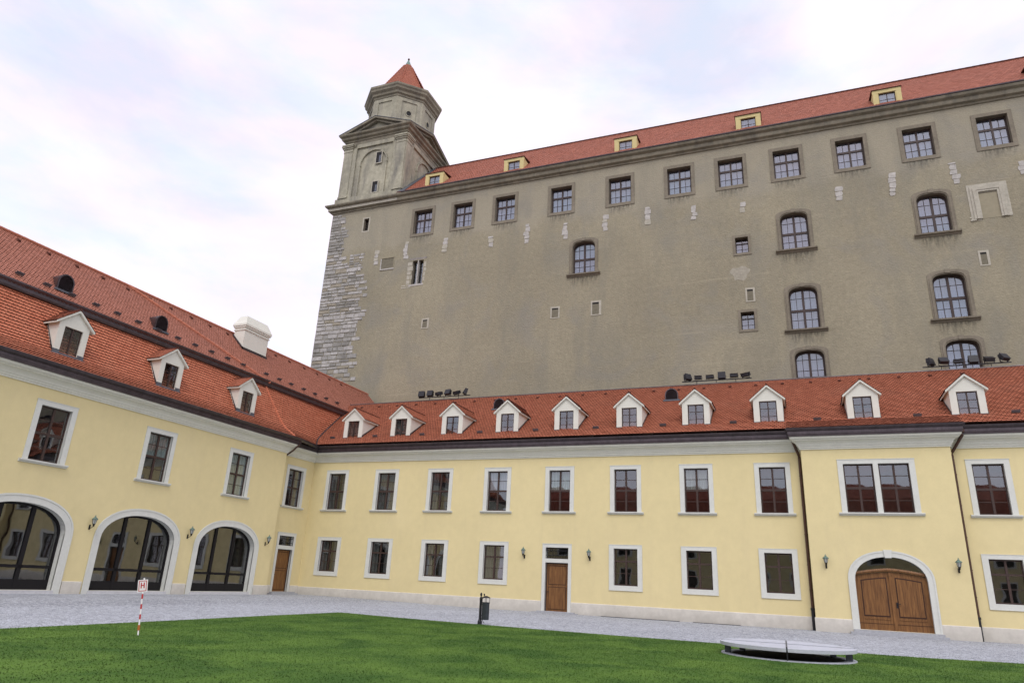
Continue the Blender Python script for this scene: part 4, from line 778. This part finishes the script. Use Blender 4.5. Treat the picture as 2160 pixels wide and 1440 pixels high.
pediment(lambda s_, o_, z: (T0+s_, 0-o_, z), T1-T0); pediment(lambda s_, o_, z: (T1+o_, s_, z), TD); pediment(lambda s_, o_, z: (T0-o_, TD-s_, z), TD)
# octagon drum
def octa(w_, z): r_ = w_/2/math.cos(math.pi/8); return [(tcx+r_*math.cos(math.pi/8+q*math.pi/4), tcy+r_*math.sin(math.pi/8+q*math.pi/4), z) for q in range(8)]
b = MB(); b.grid([octa(6.6, 44.4), octa(6.6, 49.6)], 'tstone', True)
for q in range(8):   # raised corner strips and frames leave sunk panels
    a0 = q*math.pi/4; c0, s0 = math.cos(a0), math.sin(a0); ap = 3.3; hs = 6.6/2*math.tan(math.pi/8)
    def fo(s_, o_, z): return (tcx+c0*(ap+o_)-s0*s_, tcy+s0*(ap+o_)+c0*s_, z)
    def slab(s1, s2, z1, z2, o_=.09): A_ = [fo(s1, o_, z1), fo(s2, o_, z1), fo(s2, o_, z2), fo(s1, o_, z2)]; d = Vector(fo(s1, 0, z1))-Vector(A_[0]); b.prism(A_, tuple(d), 'tstone')
    slab(-hs-.035, -hs+.55, 44.4, 49.3); slab(hs-.55, hs+.035, 44.4, 49.3); slab(-hs+.55, hs-.55, 48.85, 49.3); slab(-hs+.55, hs-.55, 44.4, 45.2)
part('tower_drum', b, PC)
b = MB()
for q in range(8):
    if q == 6: continue
    a0 = q*math.pi/4; c0, s0 = math.cos(a0), math.sin(a0); ap = 3.31; n = 14
    def fo(s_, o_, z): return (tcx+c0*(ap+o_)-s0*s_, tcy+s0*(ap+o_)+c0*s_, z)
    cxs = [(math.cos(2*math.pi*i/n), math.sin(2*math.pi*i/n)) for i in range(n)]
    b.poly([fo(.27*x, .012, 47.5+.30*y_) for x, y_ in cxs], 'blackframe')
    b.grid([[fo(r_*x, o_, 47.5+r_*1.1*y_) for x, y_ in cxs] for r_, o_ in ((.27, .01), (.27, .05), (.35, .05), (.35, .0))], 'tstone', True)
part('round_openings', b, PC)
b = MB(); b.grid([octa(w_, z) for w_, z in ((6.62, 49.25), (6.9, 49.3), (6.95, 49.5), (7.25, 49.6), (7.3, 49.85), (7.7, 50.05), (7.75, 50.25), (7.95, 50.40), (7.95, 50.62), (6.3, 50.80))], 'ccornice', True); part('drum_cornice', b, PC)
ZT = 57.0
me_all = bmesh.new()
for q in range(8):
    r_ = 6.15/2/math.cos(math.pi/8); p0 = np.array([tcx+r_*math.cos(math.pi/8+q*math.pi/4), tcy+r_*math.sin(math.pi/8+q*math.pi/4), 50.7]); q1 = q+1; p1 = np.array([tcx+r_*math.cos(math.pi/8+q1*math.pi/4), tcy+r_*math.sin(math.pi/8+q1*math.pi/4), 50.7]); ap = np.array([tcx, tcy, ZT])
    la = float(np.linalg.norm(p1-p0)); lb = float(np.linalg.norm(ap-(p0+p1)/2))*.86
    def P(a, b, p0=p0, p1=p1, la=la, lb=lb): f = (b/lb*.86)[:, None]; base = p0+(p1-p0)*np.clip(a/la, 0, 1)[:, None]; return base*(1-f)+ap*f
    mt = tiles('x', P, la, lb, .2, .19, 'tile_c', seed=40+q, keep=lambda a, b: np.ones(len(a), bool)); me_all.from_mesh(mt)
me = bpy.data.meshes.new('spire'); me_all.to_mesh(me); me_all.free(); me.materials.append(M['tile_c']); me.materials.append(M['under']); sp_ = part('spire', me, PC)
b = MB()
for q in range(8):
    r_ = 6.2/2/math.cos(math.pi/8); p0 = Vector((tcx+r_*math.cos(math.pi/8+q*math.pi/4), tcy+r_*math.sin(math.pi/8+q*math.pi/4), 50.72)); p1 = p0.lerp(Vector((tcx, tcy, ZT)), .86)
    for i in range(16): b.tube([p0.lerp(p1, i/16), p0.lerp(p1, (i+.86)/16)], [.075, .05], 'tile_c', 6)
part('hip_tiles', b, sp_)
part('spire_cap', MB().lathe([(.52, ZT-1.08), (.45, ZT-.95), (.09, ZT-.06), (.05, ZT+.02)], 'verdigris', (tcx, tcy), 8, math.pi/8), sp_); part('finial', MB().lathe([(.03, ZT), (.10, ZT+.06), (.12, ZT+.16), (.08, ZT+.26), (.01, ZT+.30)], 'under', (tcx, tcy), 10), sp_)

# =================================================================== OPPOSITE WING (behind the viewer, mirrored in the windows)
OW = root('opposite_wing', 'yellow wing across the courtyard behind the viewer, seen mirrored in the window panes', 'building', (0, -17, 0), R_(180))
b = MB(); b.box(-32, 36, 0, 11, -.3, 9, 'yellow'); b.box(-32.3, 36.3, -.4, 11.4, 9, 9.5, 'cream'); part('wall', b, OW)
b = MB(); b.prism([(-32.6, -.7, 9.5), (-32.6, 11.7, 9.5), (-32.6, 9.5, 13.4), (-32.6, 5.5, 15.6), (-32.6, 1.5, 13.4)], (69, 0, 0), 'oldroof'); part('roof', b, OW)
wm = MB(); wm.box(-.9, .9, -.05, .02, -.2, 2.6, 'cream'); wm.box(-.66, .66, -.07, -.04, 0, 2.4, 'blackframe'); wm = wm.mesh('window')
for i in range(15):
    for z in (1.6, 5.7): part('window', wm, OW, (-29.5+4.4*i, 0, z))

# =================================================================== GROUND
def ginit(name, me, label=None, kind='structure', cat=None):
    o = part(name, me); o['kind'] = kind
    if label: o['label'] = label
    if cat: o['category'] = cat
    return o
M['earth'] = mat('earth', (.16, .16, .15), .95, .1, noise=(.05, .5), amp=.1)
def setts(t, co, cur):
    m = N(t, 'ShaderNodeMapping'); m.inputs['Rotation'].default_value = (0, 0, .35); t.links.new(co.outputs['Object'], m.inputs['Vector'])
    v = N(t, 'ShaderNodeTexVoronoi', Scale=9.0, Randomness=.55); v.feature = 'DISTANCE_TO_EDGE'; t.links.new(m.outputs[0], v.inputs['Vector'])
    v2 = N(t, 'ShaderNodeTexVoronoi', Scale=9.0, Randomness=.55); t.links.new(m.outputs[0], v2.inputs['Vector'])
    r = N(t, 'ShaderNodeMapRange'); r.inputs['From Min'].default_value = .0; r.inputs['From Max'].default_value = .10; r.inputs['To Min'].default_value = .36; r.inputs['To Max'].default_value = 1.1; t.links.new(v.outputs['Distance'], r.inputs['Value'])
    bw = N(t, 'ShaderNodeSeparateColor'); t.links.new(v2.outputs['Color'], bw.inputs[0]); r2_ = N(t, 'ShaderNodeMapRange'); r2_.inputs['To Min'].default_value = .76; r2_.inputs['To Max'].default_value = 1.2; t.links.new(bw.outputs[0], r2_.inputs['Value'])
    mu = N(t, 'ShaderNodeMath', operation='MULTIPLY'); t.links.new(r.outputs[0], mu.inputs[0]); t.links.new(r2_.outputs[0], mu.inputs[1])
    s_ = N(t, 'ShaderNodeVectorMath', operation='SCALE'); t.links.new(cur, s_.inputs[0]); t.links.new(mu.outputs[0], s_.inputs['Scale'])
    bpn = N(t, 'ShaderNodeBump', Strength=.9, Distance=.02); t.links.new(r.outputs[0], bpn.inputs['Height']); t.links.new(bpn.outputs[0], t.nodes['Principled BSDF'].inputs['Normal'])
    return s_.outputs[0]
M['setts'] = mat('granite_setts', (.37, .39, .43), .85, .25, noise=(.25, 1.6), amp=.08, extra=setts)
ginit('ground', MB().poly([(-3000, -3000, -.35), (3000, -3000, -.35), (3000, 3000, -.35), (-3000, 3000, -.35)], 'earth'))
def gz(x): t = max(0, min(1, (-x-17)/13)); return .125*t*t*(3-2*t)
xs = [-33+1.0*i for i in range(57)]; ginit('pavement', MB().grid([[(x, y, gz(x)) for x in xs] for y in (-17, -10, 0, 10, 20, 30, 41.)], 'setts').mesh('pavement', recalc=False))
# lawn
edge = [(-15.5, -12), (-17.0, 4), (-17.43, 11.5), (-17.8, 16.5), (-18.29, 21.5), (-18.5, 25.3), (-18.58, 26.2), (-18.2, 26.32), (-16.3, 25.95), (-14.0, 25.66), (-9.83, 25.25), (-6.28, 25.06), (-3.15, 25.07), (1.12, 25.44), (2.96, 25.60), (5.59, 26.3), (12, 27.2), (14, 20), (14, -12)]
WC = (-.75, 21.85)
def lawn_extra(t, co, cur):
    n = N(t, 'ShaderNodeTexNoise', Scale=.55, Detail=4.0, Roughness=.55, Distortion=.6); t.links.new(co.outputs['Object'], n.inputs['Vector'])
    r = N(t, 'ShaderNodeValToRGB'); r.color_ramp.elements[0].position = .36; r.color_ramp.elements[0].color = (.034, .090, .009, 1); r.color_ramp.elements[1].position = .66; r.color_ramp.elements[1].color = (.088, .168, .022, 1)
    t.links.new(n.outputs['Fac'], r.inputs['Fac']); n2_ = N(t, 'ShaderNodeTexNoise', Scale=35.0, Detail=3.0); t.links.new(co.outputs['Object'], n2_.inputs['Vector'])
    q = N(t, 'ShaderNodeMapRange'); q.inputs['From Min'].default_value = .3; q.inputs['From Max'].default_value = .7; q.inputs['To Min'].default_value = .76; q.inputs['To Max'].default_value = 1.24; t.links.new(n2_.outputs['Fac'], q.inputs['Value'])
    s_ = N(t, 'ShaderNodeVectorMath', operation='SCALE'); t.links.new(r.outputs[0], s_.inputs[0]); t.links.new(q.outputs[0], s_.inputs['Scale']); return s_.outputs[0]
M['lawn'] = mat('lawn_grass', (.06, .14, .015), .8, .2, noise=(1,), extra=lawn_extra); _t = M['lawn'].node_tree; _g = N(_t, 'ShaderNodeNewGeometry'); _v = N(_t, 'ShaderNodeVectorMath', operation='SCALE'); _v.inputs['Scale'].default_value = .22; _a = N(_t, 'ShaderNodeVectorMath', operation='ADD'); _a.inputs[1].default_value = (0, 0, 1); _n = N(_t, 'ShaderNodeVectorMath', operation='NORMALIZE')
_t.links.new(_g.outputs['Normal'], _v.inputs[0]); _t.links.new(_v.outputs[0], _a.inputs[0]); _t.links.new(_a.outputs[0], _n.inputs[0]); _t.links.new(_n.outputs[0], _t.nodes['Principled BSDF'].inputs['Normal'])
E2 = np.array(edge)
def inside(x, y):
    c_ = np.zeros(len(x), bool); j = len(E2)-1
    for i in range(len(E2)):
        yi, yj, xi, xj = E2[i, 1], E2[j, 1], E2[i, 0], E2[j, 0]; m = ((yi > y) != (yj > y)) & (x < (xj-xi)*(y-yi)/(yj-yi+1e-12)+xi); c_ ^= m; j = i
    return c_ & (((x-WC[0])**2+(y-WC[1])**2) > 1.72**2)
n = 300000; dens = rng.random(n); gy = 6.+(27.5-6.)*rng.random(n); gx = -19.5+33*rng.random(n)
# a few extra along the far edge so it reads ragged
m = inside(gx, gy); gx, gy = gx[m], gy[m]; n = len(gx); hgt = .010+.014*rng.random(n); ang = rng.random(n)*np.pi; wd = .007+.006*rng.random(n); lx, ly = rng.normal(0, .018, n), rng.normal(0, .018, n)
zz = np.array([gz(x) for x in gx])*0+.02
V = np.stack([np.stack([gx-wd*np.cos(ang), gy-wd*np.sin(ang), zz], 1), np.stack([gx+wd*np.cos(ang), gy+wd*np.sin(ang), zz], 1), np.stack([gx+lx, gy+ly, zz+hgt], 1)], 1).reshape(-1, 3)
me = bpy.data.meshes.new('lawn'); nE = len(edge); sheet = np.array([(x, y, max(.022, gz(x)+.02)) for x, y in edge]); V = np.concatenate([V, sheet]); me.vertices.add(len(V)); me.vertices.foreach_set('co', V.astype(np.float32).ravel())
me.loops.add(n*3+nE); me.loops.foreach_set('vertex_index', np.arange(n*3+nE).astype(np.int32)); me.polygons.add(n+1); me.polygons.foreach_set('loop_start', (np.arange(n+1)*3).astype(np.int32)); me.polygons.foreach_set('loop_total', np.array([3]*n+[nE]).astype(np.int32)); me.materials.append(M['lawn']); me.update(calc_edges=True)
ginit('lawn', me, 'short mown green lawn filling the middle of the courtyard', 'stuff', 'lawn')

# =================================================================== THINGS IN THE COURTYARD
# round light-shaft cover: stone disc on posts above a dark pit
SH = root('shaft_cover', 'round grey stone slab on short posts over a dark pit in the lawn', 'shaft cover', (WC[0], WC[1], 0), R_(2))
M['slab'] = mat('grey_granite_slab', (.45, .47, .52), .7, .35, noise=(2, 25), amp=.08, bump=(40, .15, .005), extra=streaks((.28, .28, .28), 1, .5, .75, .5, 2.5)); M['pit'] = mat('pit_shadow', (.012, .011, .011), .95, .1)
b = MB(); n = 64; cr = lambda r_, z: [(r_*math.cos(2*math.pi*i/n), r_*math.sin(2*math.pi*i/n), z) for i in range(n)]
b.grid([cr(1.72, .0), cr(1.72, .045), cr(1.46, .045), cr(1.46, -.2)], 'slab', True); part('rim', b, SH)
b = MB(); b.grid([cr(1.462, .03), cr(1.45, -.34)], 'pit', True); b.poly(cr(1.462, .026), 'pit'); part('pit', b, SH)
def sector(a0, a1, r_, gx_, gy_):
    pts = []; m_ = 18
    for i in range(m_+1):
        a = a0+(a1-a0)*i/m_; x, y = r_*math.cos(a), r_*math.sin(a); x = max(x, gx_) if gx_ > 0 else min(x, gx_); y = max(y, gy_) if gy_ > 0 else min(y, gy_); pts.append((x, y))
    pts.append((gx_, gy_)); return pts
for q, (sx, sy) in enumerate(((1, 1), (-1, 1), (-1, -1), (1, -1))):
    pts = sector(q*math.pi/2, (q+1)*math.pi/2, 1.74, .02*sx, .012*sy+.35)if sy > 0 else sector(q*math.pi/2, (q+1)*math.pi/2, 1.74, .02*sx, -.012+.0)
    part('slab', MB().prism([(x, y if sy > 0 else y, .245) for x, y in pts], (0, 0, .085), 'slab'), SH)
part('slab_strip', MB().box(-1.70, -.02, .03, .32, .245, .305, 'slab').box(.03, 1.70, .03, .32, .245, .305, 'slab'), SH)
for x, y in ((-1.52, -.28), (1.52, -.22), (-1.2, .95), (1.2, .95)): part('post', MB().box(x-.08, x+.08, y-.08, y+.08, .03, .245, 'lead'), SH)
part('rod', MB().tube([(0, -1.70, .03), (0, -1.70, .36)], .018, 'castiron').box(-.02, .02, -1.74, 1.70, .28, .335, 'lead'), SH)
# marker post with H
M['white'] = mat('white_paint', (.80, .79, .80), .5, .4); M['red'] = mat('red_paint', (.48, .035, .04), .5, .4); M['orange'] = mat('rust_orange', (.42, .13, .03), .7, .3)
SG = root('marker_post', 'thin red and white striped post on the lawn carrying a small white H sign', 'sign', (-14.52, 12.79, .0))
lean = Vector((-.175, 0, 1.27)); pt = lambda f: lean*f
b = MB(); b.tube([pt(0), pt(1)], .017, 'white', 10); po = part('post', b, SG)
for k, (f0, f1) in enumerate(((.635, .72), (.46, .545), (.285, .37))): part('red_band', MB().tube([pt(f0), pt(f1)], .019, 'red', 10), po)
part('orange_band', MB().tube([pt(.10), pt(.19)], [.028, .026], 'orange', 10), po)
pa_ = root('x', '', ''); bpy.data.objects.remove(pa_)
bz = MB(); bz.box(-.105, .105, -.012, .0, -.14, .14, 'white')
pl = part('sign_panel', bz, SG, (-.175*.86, -.022, 1.27*.86), (0, -R_(7), R_(46)))
bd = MB(); t_ = .014; bd.box(-.083, .083, -.0155, -.012, .104, .118, 'red').box(-.083, .083, -.0155, -.012, -.118, -.104, 'red').box(-.083, -.069, -.0155, -.012, -.104, .104, 'red').box(.069, .083, -.0155, -.012, -.104, .104, 'red'); part('sign_border', bd, pl)
hh = MB(); hh.box(-.042, -.019, -.0165, -.012, -.05, .078, 'red').box(.019, .042, -.0165, -.012, -.05, .078, 'red').box(-.019, .019, -.0165, -.012, .003, .027, 'red'); part('letter', hh, pl)
# litter bin
BN = root('litter_bin', 'black cast iron post carrying a cylindrical litter bin at the lawn edge', 'litter bin', (-11.80, 25.82, 0))
b = MB(); b.lathe([(.085, 0), (.085, .10), (.06, .16), (.05, .20), (.048, .88), (.06, .92), (.045, .96), (.02, 1.0), (.045, 1.05), (.04, 1.10), (.01, 1.14)], 'castiron', n=12); part('post', b, BN)
M['bin'] = mat('dark_green_grey_metal', (.035, .042, .048), .5, .5, .4, noise=(10,), amp=.2)
b = MB(); b.lathe([(.135, .17), (.142, .175), (.142, .76), (.152, .765), (.152, .80), (.13, .80), (.13, .3)], 'bin', (.215, .0), 20); cn = part('canister', b, BN)
part('lid', MB().lathe([(.165, .955), (.165, .975), (.06, 1.02), (.03, 1.03)], 'castiron', (.215, 0), 20), BN); part('knob', MB().lathe([(.015, 1.02), (.03, 1.06), (.028, 1.09), (.005, 1.11)], 'castiron', (.13, 0), 10), BN)
b = MB()
for a in (.3, 1.9, 3.5, 4.9): b.tube([(.215+.14*math.cos(a), .14*math.sin(a), .79), (.215+.14*math.cos(a), .14*math.sin(a), .965)], .009, 'castiron', 6)
b.box(.04, .10, -.02, .02, .93, .96, 'castiron').box(.04, .09, -.02, .02, .30, .34, 'castiron').box(.04, .09, -.02, .02, .70, .74, 'castiron'); b.tube([(.05, 0, .22), (.13, 0, .12), (.16, 0, .06)], .012, 'castiron'); part('bracket', b, BN)
# drain grates along the plinth
for i, (a, c_) in enumerate(((-10.9, -6.6), (-5.9, -3.5))):
    b = MB(); b.box(a, c_, 39.80, 40.08, -.02, .012, 'castiron')
    x = a+.03
    while x < c_-.04: b.box(x, x+.018, 39.82, 40.06, .012, .022, 'lead'); x += .05
    o = part('drain_grate', b); o['label'] = ('long dark drain grate at the wall base nearest the brown door', 'short dark drain grate at the wall base further right of the brown door')[i]; o['category'] = 'drain grate'; o['group'] = 'drain grates along the plinth'
# wall lanterns
def lantern_meshes():
    a = MB(); a.lathe([(.035, -.02), (.05, .0), (.075, .02), (.125, .26), (.155, .265), (.155, .285)], 'blackframe', n=6); a.lathe([(.17, .285), (.13, .34), (.05, .40), (.05, .43), (.02, .46), (.03, .49), (.005, .52)], 'verdigris', n=6)
    g_ = MB(); g_.lathe([(.078, .03), (.128, .258)], 'lampglass', n=6)
    k = MB(); k.tube([(0, .30, -.16), (0, .20, -.20), (0, .08, -.16), (0, 0, -.06), (0, 0, -.01)], .016, 'blackframe', 8).box(-.045, .045, .27, .30, -.28, -.02, 'blackframe').lathe([(.03, -.12), (.055, -.06), (.03, -.01)], 'blackframe', n=8)
    return a.mesh('lantern_cage'), g_.mesh('lamp_glass'), k.mesh('wall_bracket')
M['lampglass'] = mat('milky_lamp_glass', (.36, .38, .36), .25, .5)
a = MB()
for q in range(6):
    t = q*math.pi/3; a.tube([(.078*math.cos(t), .078*math.sin(t), .03), (.13*math.cos(t), .13*math.sin(t), .262)], .009, 'blackframe', 5)
a.lathe([(.02, -.06), (.06, -.02), (.082, .03), (.02, .03)], 'blackframe', n=6); LCAGE = a.mesh('lantern_cage')
LROOF = MB().lathe([(.17, .258), (.175, .28), (.12, .345), (.06, .375), (.055, .41), (.02, .44), (.03, .47), (.004, .51)], 'verdigris', n=6).mesh('lantern_roof'); _, LGL, LBR = lantern_meshes()
lamps = [((-15.66, 40.15), 0, 3.28, 'wall lantern left of the brown door on the long facade'), ((-11.62, 40.15), 0, 3.28, 'wall lantern right of the brown door on the long facade'),
         ((.80, 39.50), 0, 3.30, 'wall lantern left of the arched wooden gate'), ((6.50, 39.50), 0, 3.30, 'wall lantern right of the arched wooden gate'),
         ((-31.3, 23.57), 90, 3.34, 'wall lantern between the first and second glazed arches from the left'), ((-31.3, 29.46), 90, 3.34, 'wall lantern between the second and third glazed arches from the left'), ((-31.3, 35.62), 90, 3.34, 'wall lantern between the third glazed arch and the corner door')]
for (x, y), a_, z, lb_ in lamps:
    o_ = Vector((0, -.255, 0)); o_.rotate(Matrix.Rotation(R_(a_), 3, 'Z'))
    L_ = root('wall_lantern', lb_, 'lantern', (x+o_.x, y+o_.y, z-.12), R_(a_), 'wall lanterns', .85); part('lantern_cage', LCAGE, L_); part('lantern_roof', LROOF, L_); part('lamp_glass', LGL, L_); part('wall_bracket', LBR, L_)
# floodlight racks on the ridge
fl = MB(); fl.prism([(-.23, -.16, -.20), (-.23, .02, -.24), (-.23, .10, .0), (-.23, .02, .24), (-.23, -.16, .20)], (.46, 0, 0), 'castiron'); fl.box(-.25, .25, -.19, -.15, -.22, .22, 'castiron'); FLB = fl.mesh('floodlight')
M['floodback'] = mat('floodlight_glass', (.03, .03, .045), .15, .6)
FLG = MB().box(-.20, .20, .0, .012, -.17, .17, 'floodback').mesh('lamp_glass')
FY = MB().box(-.27, -.25, -.03, .03, -.26, .02, 'castiron').box(.25, .27, -.03, .03, -.26, .02, 'castiron').box(-.27, .27, -.03, .03, -.28, -.26, 'castiron').mesh('yoke')
RK = [(-25.3, [(-2.0, 10, 5), (-1.23, 15, -3), (-.47, 75, -30), (.35, 25, -10), (1.10, 70, -25), (1.89, 30, -60)], 'row of six black floodlights above the leftmost dormers'),
      (-4.72, [(-1.91, 20, 50), (-1.18, 70, 8), (-.40, 75, 0), (.38, 5, 0), (1.16, 75, 0), (1.90, 70, -30)], 'row of six black floodlights above the middle dormers'),
      (9.64, [(-1.86, 15, 55), (-1.14, 40, 12), (-.36, 75, -5), (.38, 12, 4), (1.18, 60, 10), (1.90, 35, 35)], 'row of six black floodlights above the rightmost dormers, in front of an arched window')]
for x, ls, lb_ in RK:
    r_ = root('floodlight_rack', lb_, 'floodlights', (x, 46.25, 14.68), 0, 'floodlight racks on the ridge')
    part('rail', MB().box(-2.26, 2.26, -.04, .04, .28, .33, 'castiron'), r_)
    for px in (-1.28, 0, 1.25): part('post', MB().tube([(px, 0, -.05), (px, 0, .29)], .02, 'castiron', 8), r_)
    for lx, ti, yw in ls:
        h_ = .58 if ti < 45 else .50; fo_ = part('floodlight', FLB, r_, (lx, 0, h_+.0), (-R_(ti), 0, R_(yw))); part('yoke', FY, r_, (lx, 0, .60), (0, 0, R_(yw)))
print('objects', len(bpy.data.objects), 'polys', sum(len(m.polygons) for m in bpy.data.meshes))
